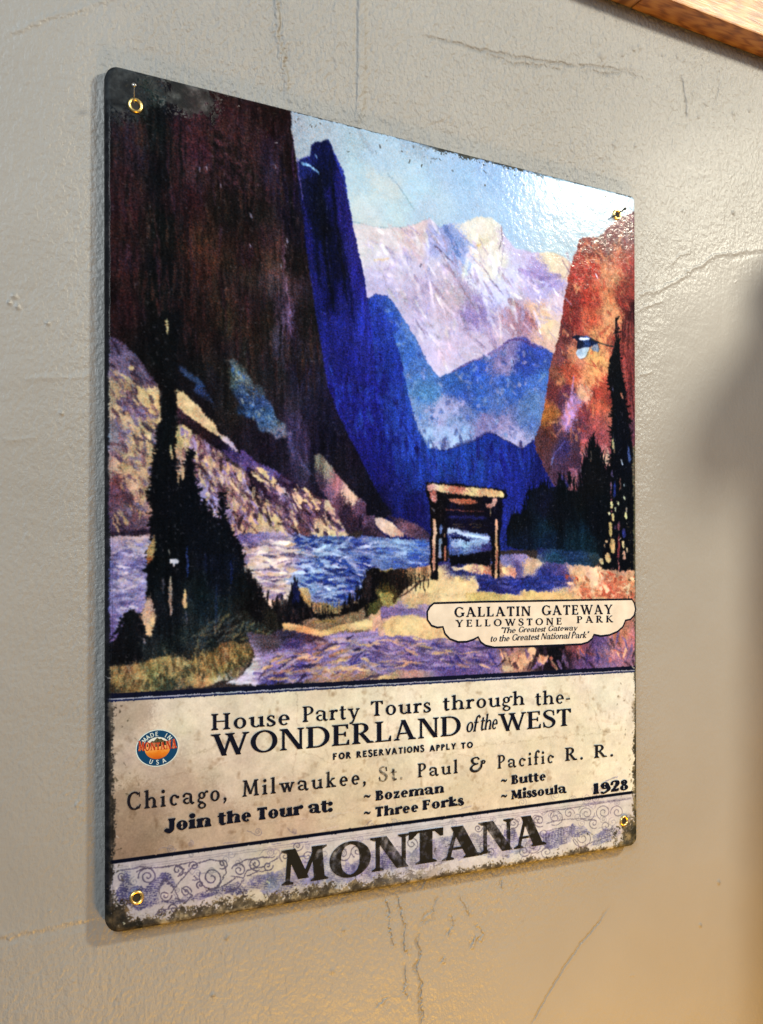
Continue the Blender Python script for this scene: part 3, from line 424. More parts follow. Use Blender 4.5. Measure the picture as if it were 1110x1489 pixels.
# grass and purple road at the bottom left
K.fill(Z5, P('30,690 110,690 200,672 260,650 340,655 400,660 450,640 500,600 560,590 640,600 650,625 600,700 560,742 400,775 120,805 30,830'), P(
    '100,710,150,124,76 80,750,140,112,66 150,770,110,88,52 60,790,50,40,28 200,690,120,98,58 270,690,160,132,80 330,690,166,138,86 330,720,120,98,58 250,725,60,58,40 300,745,52,54,42 200,740,120,98,60 350,765,110,90,64 430,720,150,118,70 460,740,160,126,80 480,650,90,70,40 540,620,104,84,50 600,620,84,66,40 '
    '540,690,60,48,32 500,700,84,62,40 560,720,96,72,60 520,745,170,150,136 400,690,70,58,40'), 6, 1, .5, 'g', 1, 5)
K.dabs(Z5, P('65,700 300,660 640,610 560,730 120,795'), 320, 14, 1.8, [(176, 148, 96), (84, 68, 40), (140, 114, 66), (46, 42, 30), (160, 124, 70)], 1.4, .35, .5, 22)
K.fill(Z5, P('600,560 700,560 760,530 900,560 1130,545 1130,745 880,752 650,762 520,765 560,740 620,690 640,640'), P(
    '640,690,206,186,176 615,715,220,206,200 600,735,190,166,176 680,680,150,124,166 700,650,140,110,156 750,630,116,90,150 800,590,60,46,90 780,560,44,36,50 700,600,70,56,60 850,600,96,66,90 880,570,60,40,50 950,600,150,124,170 1000,640,146,118,170 1080,600,140,110,160 950,650,116,92,156 900,690,130,100,130 '
    '720,720,44,50,140 680,745,70,74,150 800,700,60,56,140 800,730,90,84,160 950,680,50,56,150 1050,660,46,54,150 1100,690,90,70,120 900,715,160,120,90 1000,710,170,126,90 1090,720,150,112,90 850,745,130,104,130 600,755,200,180,180'), 6, 1, .35, 'h', 1, 6)
K.stroke(Z5, P('660,722 720,705 780,670 830,635'), 4.5, (36, 26, 40), 4, .85); K.stroke(Z5, P('850,610 858,650'), 6, (150, 92, 74), 4, .8); K.stroke(Z5, P('870,580 930,590'), 5, (60, 36, 44), 5, .6)
K.stroke(Z5, P('900,700 1000,690 1110,695'), 5, (176, 132, 92), 4, .7); K.stroke(Z5, P('870,682 980,668 1110,655'), 4, (44, 54, 156), 4, .7)
K.dabs(Z5, P('650,690 760,620 1110,570 1110,730 640,750'), 240, 15, 2, [(160, 134, 180), (100, 80, 150), (130, 100, 150), (60, 56, 140), (170, 136, 150)], 2.95, .25, .5, 23)
K.fill(Z5, P('745,520 770,512 830,525 900,545 960,530 1080,505 1110,500 1110,540 1000,545 900,572 850,560 790,545 750,545'), P('770,528,212,164,104 850,545,190,132,80 900,558,196,150,104 960,535,206,170,110 1060,515,212,180,124 1000,540,180,140,90'), 3, 1, .25, 'h')
K.stroke(Z5, P('870,518 930,505 960,510'), 4, (130, 104, 50), 4, .6); K.stroke(Z6, P('-10,500 30,480'), 6, (196, 150, 110), 4, .8)
K.dabs(Z5, P('660,700 760,630 900,590 1110,570 1110,735 700,750'), 120, 26, 2.8, [(176, 136, 96), (200, 160, 116), (40, 30, 56), (110, 84, 110), (180, 150, 160), (150, 100, 76)], 2.95, .3, .7, 76)
K.dabs(Z6, P('-20,570 200,592 440,605 500,690 -20,700'), 120, 24, 2.8, [(150, 112, 110), (190, 148, 112), (84, 64, 110), (60, 46, 90), (140, 116, 150)], .08, .25, .65, 77)
K.dabs(Z6, P('500,640 560,600 760,610 1060,560 1060,690 520,700'), 80, 16, 3.2, [(206, 160, 120), (40, 26, 34), (150, 84, 70), (100, 70, 110)], 1.2, .5, .7, 78)
K.dabs(ID, P('520,335 640,330 760,380 830,420 800,490 640,525 560,420'), 130, 26, 3.2, [(232, 216, 206), (150, 126, 150), (206, 186, 190), (176, 150, 160)], .95, .25, .5, 79)
# the bird
K.fill(ZB, P('105,212 150,185 190,180 250,185 330,192 380,210 440,245 480,275 500,300 480,320 440,330 380,350 330,360 250,370 190,392 183,340 190,265 160,240 130,225'), P('200,210,12,10,16 250,320,20,30,60 330,300,40,70,130 300,290,50,84,140 420,270,14,16,26 200,350,14,18,34 380,320,24,40,84'), 1, 1, .2)
K.stroke(ZB, P('400,235 500,285 600,318 735,350'), 2.6, (40, 36, 34), 1, 1, .2, 'g', False); K.stroke(ZB, P('520,292 640,325'), 1, (120, 110, 80), 1, .6)
K.fill(ZB, P('212,238 235,210 300,215 375,222 365,245 300,250 225,252'), [(226, 226, 230)], 1, 1, .1)
K.fill(ZB, P('190,390 260,365 330,355 372,362 355,410 330,460 310,500 290,510 262,520 240,528 205,510 180,480 165,440'), P('200,420,170,178,186 300,400,200,206,210 250,470,210,212,214 330,400,190,198,206'), 1, 1, .15)
for k in range(7): K.stroke(ZB, [(250 + k * 16, 370), (180 + k * 24, 470 + 8 * k - (k > 3) * (k - 3) * 14)], .9, (110, 120, 132), .5, .8)
K.fill(ZB, P('385,370 430,320 490,310 515,380 495,425 450,415 410,400'), [(124, 124, 136)], 1, 1, .2)
K.stroke(ZB, P('490,315 515,385 495,425'), 1.2, (30, 30, 40), .5, .9); K.stroke(ZB, P('372,370 340,470 290,520 240,530'), .9, (30, 30, 30), .5, .7)
# double rule under the picture, the cream panel, the ornament band
def band(y_a, y_b, col, **k):   # a level band, given by its edges at the left side of the sign
    K.fill(ID, [(100, y_a[0]), (1000, y_a[1]), (1000, y_b[1]), (100, y_b[0])], [col], **k)
def lvl(x, y):                  # the heights of one level line at x = 100 and x = 1000
    X, Z = plane_from_px(x, y); out = []
    for q in (100, 1000):
        Xq, _ = plane_from_px(q, 0); out.append(px_from_plane(Xq, Z)[1])
    return out
RULE_Z = plane_from_px(162, 1008)[1]; TEXT_Z = plane_from_px(165, 1019)[1]; BAND_Z = plane_from_px(540, 1202)[1]
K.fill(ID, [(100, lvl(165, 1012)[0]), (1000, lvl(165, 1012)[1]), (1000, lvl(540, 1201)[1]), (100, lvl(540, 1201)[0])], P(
    '170,1030,164,140,114 200,1100,180,154,127 180,1180,148,121,95 260,1040,206,184,152 400,1040,212,192,158 600,1050,214,196,164 800,1030,214,198,168 900,1000,212,198,172 300,1180,176,148,120 500,1150,206,184,150 700,1130,210,190,158 880,1110,210,194,164 175,1240,140,113,88 400,1200,188,160,130 350,1120,204,180,150 760,1090,214,196,166'), 0, 0, .05)  # stained paper; the light's falloff at lower left is put into the colour too
for k, (pp, a) in enumerate([('430,1000 432,1080 420,1150', .35), ('380,1060 480,1110 600,1090 700,1100', .3), ('560,990 562,1100 575,1180', .3), ('210,1110 330,1080', .35), ('170,1090 240,1130 330,1110', .3), ('470,1020 475,1120', .3), ('790,1000 800,1100', .3), ('640,1090 900,1062', .3), ('300,1200 480,1190 520,1170', .3), ('850,1000 870,1060', .25)]):
    K.stroke(ID, P(pp), 1.6, (150, 126, 98), 7, a, .4)
for k in range(170):
    r_ = np.random.default_rng(500 + k); x = r_.uniform(165, 915); zz = r_.uniform(0.052, 0.098); X = plane_from_px(x, 0)[0]
    q = px_from_plane(X, zz); s_ = r_.uniform(.4, 7) ** (1 if k % 4 == 0 else .5)
    K.stroke(ID, [q, (q[0] + s_ * r_.normal(0, 1.5), q[1] + s_ * r_.normal(0, 1.5))], s_, (168, 142, 112), 4, r_.uniform(.08, .30), .3, 'g', False, 3)
pm = ((KZ < TEXT_Z) & (KZ > BAND_Z)).astype(np.float32)[..., None]
mot = fbm(K.th, K.tw, 150, 701, 5)[..., None]; mo2 = fbm(K.th, K.tw, 30, 702, 4)[..., None]; mo3 = np.clip(fbm(K.th, K.tw, 14, 703, 3) - .30, 0, 1)[..., None]
K.a *= 1 + pm * (mot * .11 * np.array((.8, .95, 1.15)) + mo2 * .07 - mo3 * .45 * np.array((.8, 1, 1.2)))
y1, y2 = lvl(162, 1008), lvl(162, 1015.5); band(y1, y2, (14, 16, 30), rough=1, soft=0, amp=.2)
y1, y2 = lvl(162, 1015.2), lvl(162, 1017.2); band(y1, y2, (150, 146, 150), rough=1, soft=0, amp=.2)
y1, y2 = lvl(162, 1017.2), lvl(162, 1020); band(y1, y2, (24, 34, 66), rough=1, soft=0, amp=.2)
# ornament band
K.fill(ID, [(100, lvl(540, 1200)[0]), (1000, lvl(540, 1200)[1]), (1000, 1600), (100, 1600)], P('180,1280,168,154,148 300,1250,184,168,156 500,1220,190,176,164 700,1190,196,184,174 900,1170,192,180,168 400,1300,190,172,146 600,1270,186,176,172'), 0, 0, .08)
INK1, INK2 = (62, 58, 104), (84, 74, 86)
def blot(zm_, t, c=INK1, a=.85, r=6):
    q = K.tx([zm_(p) for p in P(t)]); sl, m = K.mask(q, r, 1)
    eng = np.clip(.62 + 1.5 * K.d1[sl] + .55 * K.w1[sl] + .5 * np.sin((K.J[sl] + 3 * K.d2[sl] + .25 * K.I[sl]) * 1.6), 0, 1)
    cc = np.broadcast_to(np.array(c, np.float32) * .82, m.shape + (3,)).copy(); K.over(sl, m * a * (.25 + .75 * eng), K.jitter(sl, cc, .4, 'g'))
blot(ZL, '60,200 90,110 110,85 130,95 125,140 160,165 210,160 250,110 290,90 325,100 350,150 345,180 320,150 300,130 280,160 260,200 270,240 230,260 190,270 130,265 80,250')
blot(ZL, '260,245 350,220 450,195 560,170 660,140 665,160 700,150 790,120 840,95 850,110 840,150 790,165 740,170 660,195 560,205 450,225 350,245', INK1, .8)
blot(ZL, '690,140 760,105 850,85 880,120 870,210 820,220 780,180 720,170', (112, 104, 150), .7, 9)
blot(ZL, '850,150 1110,90 1500,20 1500,90 1110,190 870,200', (150, 142, 164), .6, 12)
blot(ZM_, '0,270 100,230 230,200 300,230 400,190 480,180 560,170 700,120 820,110 900,140 1000,130 1110,90 1110,140 980,200 820,200 640,240 480,250 320,290 120,320 0,340', (140, 132, 166), .7, 12)
blot(ZM_, '430,200 480,185 480,250 440,255', (100, 96, 146), .8); blot(ZM_, '300,210 345,235 345,265 300,270', (116, 110, 154), .8)
blot(ZM_, '640,130 740,110 780,100 780,125 640,150', (128, 120, 160), .7); blot(ZM_, '920,90 970,95 985,140 920,150', (110, 104, 154), .8)
blot(Z8, '680,650 690,640 800,610 805,600 860,625 880,640 850,650 800,655 790,680 720,700 690,700', (104, 100, 152), .8); blot(Z8, '880,660 930,625 985,610 1000,640 960,670 880,690', (112, 106, 150), .8)
blot(Z8, '1000,560 1040,560 1040,650 1010,640', (150, 140, 150), .5)
def spiral(zm_, cx, cy, r, turns, a0, sgn=1, w=2.0, col=INK2, al=.95, tail=None):
    pts = [(cx + r * (1 - .88 * t) * math.cos(a0 + sgn * t * turns * 6.283), cy + r * (1 - .88 * t) * math.sin(a0 + sgn * t * turns * 6.283)) for t in np.linspace(0, 1, 34)]
    if tail: pts = tail + pts
    K.stroke(zm_, pts, w, col, 1, al, .3)
for a in [(215, 110, 46, 1.9, 3.0, 1), (525, 118, 62, 1.9, 3.6, -1), (300, 205, 30, 1.6, 0, 1), (400, 185, 28, 1.6, 0, -1), (660, 80, 36, 1.6, 3.4, 1), (90, 110, 26, 1.5, 0, 1), (580, 50, 26, 1.4, 2, -1), (740, 50, 34, 1.6, 1, 1), (360, 80, 30, 1.2, 1, -1), (440, 60, 24, 1.4, 3, 1), (340, 270, 26, 1.3, 3.4, 1), (470, 150, 20, 1.3, 2, 1), (800, 60, 26, 1.3, 0, 1), (690, 190, 18, 1.2, 1, 1), (285, 285, 20, 1.2, 3, 1)]:
    spiral(ZL, *a)
for t in ['330,190 360,150 400,100 440,55 520,30 580,40 600,90 560,160 500,180', '270,200 270,160 300,120 330,150 350,190 370,230', '160,90 190,70 280,66 380,50 440,40', '350,215 400,235 430,200 380,170', '620,110 680,120 700,80 780,60 850,20', '520,180 600,150 640,120', '60,90 120,75 200,60', '430,130 460,125 440,110', '250,300 300,270 380,265', '700,110 740,90 800,80', '640,60 690,30 760,20 830,15', '350,60 390,75 360,110 400,90', '600,190 650,170 680,130']:
    K.stroke(ZL, P(t), 2.0, INK2, 2, .92, .3)
for a in [(290, 190, 30, 1.6, 0, 1), (150, 200, 26, 1.6, 2, -1), (110, 160, 22, 1.4, 0, 1), (345, 180, 26, 1.5, 2, 1), (560, 150, 26, 1.5, 1, -1), (620, 110, 20, 1.5, 0, 1), (820, 90, 16, 1.4, 0, 1), (1000, 180, 24, 1.6, 0, 1), (960, 70, 22, 1.6, 2, -1), (1080, 110, 22, 1.5, 0, 1), (870, 185, 18, 1.4, 3, 1), (1060, 60, 26, 1.6, 1, 1), (60, 200, 22, 1.4, 2, 1)]:
    spiral(ZM_, *a, w=1.6, al=.85)
for a in [(640, 690, 34, 1.7, 0, 1), (735, 575, 34, 1.7, 2, -1), (860, 560, 34, 1.9, 0, 1), (930, 555, 32, 1.8, 2, 1), (845, 660, 40, 1.9, 3, -1), (700, 715, 26, 1.5, 1, 1), (790, 560, 22, 1.4, 0, -1), (985, 555, 28, 1.6, 3, 1), (560, 640, 26, 1.5, 1, 1), (450, 690, 24, 1.5, 1, 1), (890, 600, 22, 1.4, 1, 1), (1020, 590, 18, 1.3, 1, 1), (660, 580, 20, 1.4, 1, 1), (940, 610, 24, 1.5, 0, 1), (760, 630, 18, 1.3, 1, 1)]:
    spiral(Z8, *a, w=1.4, al=.8)
for t in ['680,560 740,545 800,540 900,520 1040,500', '700,600 760,585 840,580 900,590', '800,610 800,650 830,690', '690,660 800,630', '700,630 790,612', '820,700 900,670 980,640', '660,720 720,690']: K.stroke(Z8, P(t), 1.4, INK2, 2, .8, .3)
for k in range(9): K.stroke(Z8, [(692 + k * 12, 648 - k * 3.4), (692 + k * 12, 672 - k * 4)], 1.1, (190, 182, 180), 1, .8)
for k in range(95):
    r_ = np.random.default_rng(4000 + k); X = .012 + .30 * ((k * .618) % 1.0); Z = r_.uniform(.007, .037); q = px_from_plane(X, Z)
    if 400 < q[0] < 800 and r_.random() < .35: continue
    rr = r_.uniform(3.5, 7.5); spiral(ID, q[0], q[1], rr, r_.uniform(1.2, 1.9), r_.uniform(0, 6.28), 1 if k % 2 else -1, 1.0, (96, 88, 104), .6, [(q[0] - rr * 2.6, q[1] + r_.normal(0, 5)), (q[0] - rr * 1.6, q[1] + r_.normal(0, 3))] if k % 3 == 0 else None)
for d in (6.5, 9.5): 
    y = lvl(540, 1203.5 + d); K.stroke(ID, [(100, y[0]), (1000, y[1])], 1.1, (130, 118, 122), 1, .7)
for k in range(60):
    r_ = np.random.default_rng(900 + k); X = r_.uniform(.02, .30); Z = r_.uniform(.008, .044); q = px_from_plane(X, Z)
    L = r_.uniform(6, 30); K.stroke(ID, [q, (q[0] + L, q[1] - L * .16 + r_.normal(0, 1.5))], r_.uniform(.7, 2), INK1 if k % 2 else (206, 194, 180), 2, r_.uniform(.2, .5), .4)
y1, y2 = lvl(540, 1199.4), lvl(540, 1204.2); band(y1, y2, (10, 12, 22), rough=.6, soft=0, amp=.2)
# canvas grain, then rust and dirt worn in from the rim
pz = np.clip((KZ - RULE_Z) / .0005, 0, 1)[..., None]; K.a = K.a * (1 - pz) + blur(K.a, 2) * pz                  # paint bleeds a little at its edges
mb = np.clip((K.a[..., 2] - np.maximum(K.a[..., 0], K.a[..., 1]) - 20) / 60, 0, 1)
K.a[..., 2] *= 1 - .26 * mb; K.a[..., 1] *= 1 - .10 * mb; K.a[..., 0] += 6 * mb
pu = np.clip((np.minimum(K.a[..., 0], K.a[..., 2]) - K.a[..., 1] - 6) / 24, 0, 1) * .22
lm = K.a.mean(2); K.a += (lm[..., None] - K.a) * pu[..., None]
gr = blur(np.random.default_rng(3).normal(0, 1, (K.th, K.tw)).astype(np.float32), 1); gr2 = fbm(K.th, K.tw, 5, 77, 2)
pic = np.clip((KZ - RULE_Z) / .0005, 0, 1)
lum = K.a.mean(2) / 255
K.a *= 1 + .10 * K.w1[..., None] * np.array((1.0, -.2, -.9)) * (pic * np.clip(1.15 - K.a.mean(2) / 190, .1, 1))[..., None]
K.a *= (1 + (gr * .42 + gr2 * .12) * (.25 + .75 * pic) * (1 - .93 * np.clip(lum * 1.55 - .12, 0, 1)))[..., None]
K.a += (np.clip(gr2 - .45, 0, 1) * 60 * pic * (1 - np.clip(lum * 1.8, 0, 1)))[..., None] * np.array((1, .9, .9))
X = KX; Z = KZ
RM = np.zeros((K.th, K.tw), np.float32)
def rust(d, width, amp, col_a, col_b, lim=None, seed=1, al=.93):
    n = fbm(K.th, K.tw, 26, 300 + seed, 5) * amp + fbm(K.th, K.tw, 4, 330 + seed, 2) * amp * .5 + K.w1 * amp * .18
    m = np.clip((width - d + n) / (.0006 + width * .14), 0, 1) * al
    if lim is not None: m = m * lim
    t = np.clip(fbm(K.th, K.tw, 12, 360 + seed, 4) * 1.1 + .45, 0, 1)[..., None] ** 1.6
    c = np.array(col_a) * (1 - t) + np.array(col_b) * t
    K.a[:] = K.a * (1 - m[..., None]) + c * m[..., None]; RM[:] = np.maximum(RM, m)
sm = lambda a, b, x: np.clip((x - a) / (b - a), 0, 1)
D1, D2 = (20, 18, 15), (92, 78, 58)
rust(Z + .0024, .0058, .0058, (40, 33, 24), (140, 118, 80), 1 - sm(.135, .20, X), 2, .88)
rust(Z + .0024, .0030, .0034, (48, 40, 29), (176, 152, 110), None, 3, .85)
rust(X, .0030, .0022, D1, (58, 50, 42), 1 - sm(.09, .12, Z), 4)
rust(X, .0012, .0010, (12, 12, 14), (40, 36, 34), None, 5)
rust(W + .0026 - X, .0026, .0022, (40, 36, 26), (128, 112, 78), 1 - sm(.20, .25, Z), 6)
rust(W + .0026 - X, .0045, .0040, (44, 38, 26), (120, 104, 72), 1 - sm(.07, .09, Z), 7)
rust(H + .0026 - Z, .0022, .0032, (30, 27, 20), (76, 68, 50), sm(.165, .18, X) * (1 - sm(.235, .27, X)), 8)
rust(H + .0026 - Z, .0012, .0012, D1, (70, 64, 50), None, 9)
dc = np.hypot(np.maximum(X - 0, 0), np.maximum(H - Z, 0))
rust(dc, .020, .010, (24, 24, 23), (60, 58, 52), None, 10, .85)
rust(np.hypot((X - .038) / 1.9, H - .0035 - Z), .0085, .008, (34, 33, 29), (108, 104, 90), None, 11, .75)
rust(np.hypot(X, Z), .016, .010, (18, 18, 16), (104, 80, 50), None, 12)
rust(np.hypot(W - X, Z), .016, .010, (34, 32, 22), (124, 104, 66), None, 13, .85)
for k in range(260):
    r_ = np.random.default_rng(1500 + k); e = r_.integers(4); t = r_.random(); dd = abs(r_.normal(0, .006)) + .001
    Xk, Zk = [(t * W, dd), (dd, t * H * .3), (W - dd, t * H * .5), (t * W, H - dd)][e]
    q = px_from_plane(Xk, Zk); K.stroke(ID, [q, (q[0] + r_.normal(0, 2), q[1] + r_.normal(0, 2))], r_.uniform(.6, 2.6), (56, 46, 32) if k % 5 else (190, 176, 150), 2, r_.uniform(.4, .9), .3)
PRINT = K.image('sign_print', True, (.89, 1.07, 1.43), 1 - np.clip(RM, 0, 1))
# ------------------------------------------------------------------ lettering: glyphs drawn as pen strokes (cap height = 1, baseline = 0)
class Pen:
    def __init__(s, T=.15, t=.05, ser=.09, b=.05, xh=.62, asc=1.02, shear=0.0, rnd=False):
        s.T, s.t, s.ser, s.b, s.xh, s.asc, s.shear, s.rnd = T, t, ser, b, xh, asc, shear, rnd
        s.q = []
    def poly(s, pts): s.q.append([(x + s.shear * y, y) for x, y in pts])
    def vs(s, x0, y0, x1, y1, w):
        s.poly([(x0 - w / 2, y0), (x0 + w / 2, y0), (x1 + w / 2, y1), (x1 - w / 2, y1)])
    def hs(s, x0, x1, y, h): s.poly([(x0, y - h / 2), (x1, y - h / 2), (x1, y + h / 2), (x0, y + h / 2)])
    def ring(s, cx, cy, rx, ry, wx, wy, a0, a1, n=20, tilt=0):
        P_ = []
        for k in range(n + 1):
            a = math.radians(a0 + (a1 - a0) * k / n); c, d = math.cos(a), math.sin(a)
            e = math.radians(a0 + (a1 - a0) * k / n - tilt)
            th = wy + (wx - wy) * abs(math.cos(e)) ** 1.3
            nx, ny = c / max(rx, .01), d / max(ry, .01); L = math.hypot(nx, ny)
            P_.append(((cx + rx * c, cy + ry * d), (cx + rx * c - th * nx / L, cy + ry * d - th * ny / L)))
        for k in range(n): s.poly([P_[k][0], P_[k + 1][0], P_[k + 1][1], P_[k][1]])
    def dot(s, x, y, r, ry=None):
        ry = ry or r; s.poly([(x + r * math.cos(a), y + ry * math.sin(a)) for a in [k * math.pi / 7 for k in range(14)]])
    def st(s, pts, ws, n=7, caps=True):
        if len(pts) == 2: n = 1
        C_ = [pts[0]] + list(pts) + [pts[-1]]; Wd = [ws[0]] + list(ws) + [ws[-1]]; L = []
        for k in range(1, len(C_) - 2):
            for j in range(n + (k == len(C_) - 3)):
                u = j / n; a, b_, c, d = C_[k - 1], C_[k], C_[k + 1], C_[k + 2]
                f = lambda i: .5 * (2 * b_[i] + (c[i] - a[i]) * u + (2 * a[i] - 5 * b_[i] + 4 * c[i] - d[i]) * u * u + (3 * b_[i] - a[i] - 3 * c[i] + d[i]) * u ** 3)
                L.append((f(0), f(1), Wd[k] * (1 - u) + Wd[k + 1] * u))
        E = []
        for k, (x, y, w) in enumerate(L):
            p, q = L[max(k - 1, 0)], L[min(k + 1, len(L) - 1)]; dx, dy = q[0] - p[0], q[1] - p[1]; m = math.hypot(dx, dy) or 1
            E.append(((x - dy / m * w / 2, y + dx / m * w / 2), (x + dy / m * w / 2, y - dx / m * w / 2)))
        for k in range(len(E) - 1): s.poly([E[k][0], E[k + 1][0], E[k + 1][1], E[k][1]])
        if caps: s.dot(L[0][0], L[0][1], L[0][2] / 2); s.dot(L[-1][0], L[-1][1], L[-1][2] / 2)
    def foot(s, x, y, w, up=1, l=1, r=1):
        """a bracketed slab serif on a stem of width w; up = 1 at the baseline, -1 at the top"""
        if s.ser <= 0: return
        e, b = s.ser, s.b * up
        s.poly([(x - w / 2 - e * l, y), (x + w / 2 + e * r, y), (x + w / 2 + e * r, y + b * .8), (x + w / 2, y + b * 1.9), (x - w / 2, y + b * 1.9), (x - w / 2 - e * l, y + b * .8)])
    def flag(s, x, y, w):
        if s.ser <= 0: return
        s.poly([(x + w / 2, y + s.b * .3), (x + w / 2, y - s.b * 1.5), (x - w / 2, y - s.b * 1.8), (x - w / 2 - s.ser * 1.1, y - s.b * 1.5), (x - w / 2 - s.ser * 1.1, y - s.b * .7)])
    def tick(s, x, y, d, h):
        """the beak at the end of an arm; d = +1 hangs up, -1 hangs down"""
        if s.ser <= 0: return
        s.poly([(x - s.t * 1.6, y), (x, y), (x, y + d * h), (x - s.t * .7, y + d * h)])
    def g(s, ch):
        T, t, x, S, b = s.T, s.t, s.xh, s.ser, s.b; B = max(b, t) if S > 0 else t
        e = S + T / 2
        L = lambda y0, y1, cx: (s.vs(cx, y0, cx, y1, T))
        if ch == 'A':
            s.vs(e - .02, 0, .40 - .02, .99, t * 1.15); s.vs(.74, 0, .385, 1.0, T * 1.08); s.hs(.2, .62, .33, t)
            s.foot(e - .02, 0, t * 1.2); s.foot(.74, 0, T); return .74 + T / 2 + S
        if ch == 'B':
            L(0, 1, e); s.foot(e, 0, T, 1, 1, 0); s.foot(e, 1, T, -1, 1, 0); s.hs(e, e + .2, 1 - t / 2, t); s.hs(e, e + .22, .53, t); s.hs(e, e + .22, t / 2, t)
            s.ring(e + .18, .765, .25, .235, T, t, -90, 90); s.ring(e + .2, .275, .30, .275, T, t, -90, 90); return e + .52
        if ch in 'CG':
            s.ring(.45, .5, .43, .52, T, t * 1.1, 48, 318 if ch == 'G' else 312, 30)
            if S > 0: s.poly([(.735, .97), (.775, .97), (.775, .68), (.745, .68), (.70, .84)])
            if ch == 'C': s.st([(.70, .10), (.75, .17), (.79, .26)], [t * 1.4, t * 1.1, t * .8]); return .83
            s.vs(.74, .08, .74, .44, T); s.foot(.74, .44, T, -1); return .84 + S * .6
        if ch == 'D':
            L(0, 1, e); s.foot(e, 0, T, 1, 1, 0); s.foot(e, 1, T, -1, 1, 0); s.hs(e, e + .24, 1 - t / 2, t); s.hs(e, e + .24, t / 2, t)
            s.ring(e + .22, .5, .46, .5, T, t, -90, 90, 26); return e + .72
        if ch in 'EF':
            L(0, 1, e); s.foot(e, 1, T, -1, 1, 0); s.hs(e, e + .44, 1 - B / 2, B); s.tick(e + .44, 1 - B, -1, .16); s.hs(e, e + .36, .53, B); s.tick(e + .36, .53, -1, .12); s.tick(e + .36, .53, 1, .12)
            if ch == 'E': s.hs(e, e + .48, B / 2, B); s.tick(e + .48, B, 1, .18); s.foot(e, 0, T, 1, 1, 0); return e + .54
            s.foot(e, 0, T); return e + .50
        if ch in 'HN':
            x2 = e + (.56 if ch == 'H' else .60); w1 = T if ch == 'H' else t * 1.3
            s.vs(e, 0, e, 1, w1); s.vs(x2, 0, x2, 1, w1)
            if ch == 'H': s.hs(e, x2, .52, t)
            else: s.vs(e + T * .25, 1, x2 - T * .1, 0, T * 1.12); s.foot(e, 1, T * .7, -1, 1, 0)
            s.foot(e, 0, w1); s.foot(x2, 1, w1, -1)
            if ch == 'H': s.foot(e, 1, w1, -1); s.foot(x2, 0, w1)
            return x2 + w1 / 2 + S + .03
        if ch == 'I': L(0, 1, e); s.foot(e, 0, T); s.foot(e, 1, T, -1); return 2 * e
        if ch == 'J':
            s.st([(.40, 1 - b), (.40, .4), (.38, .12), (.24, -.06), (.08, .02)], [T, T, T * .9, T * .6, T * .6], caps=False); s.dot(.10, .09, T * .52); s.foot(.40, 1, T, -1); return .40 + e
        if ch == 'K':
            L(0, 1, e); s.foot(e, 0, T); s.foot(e, 1, T, -1); s.vs(e, .40, e + .48, 1, t * 1.2); s.vs(e + .16, .56, e + .54, 0, T * 1.05); s.foot(e + .48, 1, t, -1); s.foot(e + .54, 0, T); return e + .56 + e
        if ch == 'L':
            L(0, 1, e); s.foot(e, 0, T, 1, 1, 0); s.foot(e, 1, T, -1); s.hs(e, e + .46, B / 2, B); s.tick(e + .46, B, 1, .2); return e + .50
        if ch == 'M':
            x2 = e + .72; s.vs(e, 0, e + .06, 1, t * 1.4); s.vs(x2 + .02, 0, x2 - .04, 1, T); s.vs(e + .06, 1, e + .37, .12, T); s.vs(x2 - .04, 1, e + .37, .12, t * 1.3)
            s.foot(e, 0, t * 1.3); s.foot(x2 + .02, 0, T); s.foot(e + .02, 1, T * .6, -1, 1, 0); s.foot(x2 - .02, 1, T, -1, 0, 1); return x2 + .02 + e
        if ch == 'O': s.ring(.46, .5, .45, .52, T, t * 1.1, 0, 360, 36, 0); return .92
        if ch == 'P':
            L(0, 1, e); s.foot(e, 0, T); s.foot(e, 1, T, -1, 1, 0); s.hs(e, e + .2, 1 - t / 2, t); s.hs(e, e + .2, .46, t); s.ring(e + .18, .73, .30, .27, T, t, -90, 90); return e + .50
        if ch == 'R':
            L(0, 1, e); s.foot(e, 0, T); s.foot(e, 1, T, -1, 1, 0); s.hs(e, e + .2, 1 - t / 2, t); s.hs(e, e + .24, .49, t); s.ring(e + .18, .745, .28, .255, T, t, -90, 90)
            s.vs(e + .18, .50, e + .50, 0, T * 1.08); s.foot(e + .52, 0, T * .9, 1, 0, 1); return e + .54 + e * .8
        if ch == 'S':
            s.st([(.50, .80), (.42, .95), (.26, .985), (.11, .90), (.09, .75), (.20, .60), (.38, .48), (.50, .34), (.50, .17), (.38, .03), (.24, .01), (.10, .09), (.06, .24)],
                 [t * .8, t, t * 1.1, t * 1.5, T * .9, T * 1.05, T * 1.1, T * 1.05, T * .8, t * 1.2, t, t, t * .8], caps=False)
            if S > 0: s.vs(.51, .68, .50, .98, t * .9); s.vs(.055, .02, .045, .32, t * .9)
            return .60
        if ch == 'T':
            c = .36; L(0, 1, c); s.foot(c, 0, T); s.hs(.02, .70, 1 - B / 2, B)
            if S > 0:
                s.poly([(.02, 1), (.02, .76), (.02 + t * .8, .76), (.02 + t * 3, 1)]); s.poly([(.70, 1), (.70, .76), (.70 - t * .8, .76), (.70 - t * 3, 1)])
            return .72
        if ch == 'U':
            x2 = e + .50; s.vs(e, .3, e, 1, T); s.vs(x2, .3, x2, 1, t * 1.2); s.ring((e - T / 2 + x2 + t * .6) / 2, .32, (x2 - e + T / 2 + t * .6) / 2, .34, (T + t) / 2, t * 1.3, 180, 360, 20)
            s.foot(e, 1, T, -1); s.foot(x2, 1, t * 1.2, -1); return x2 + e
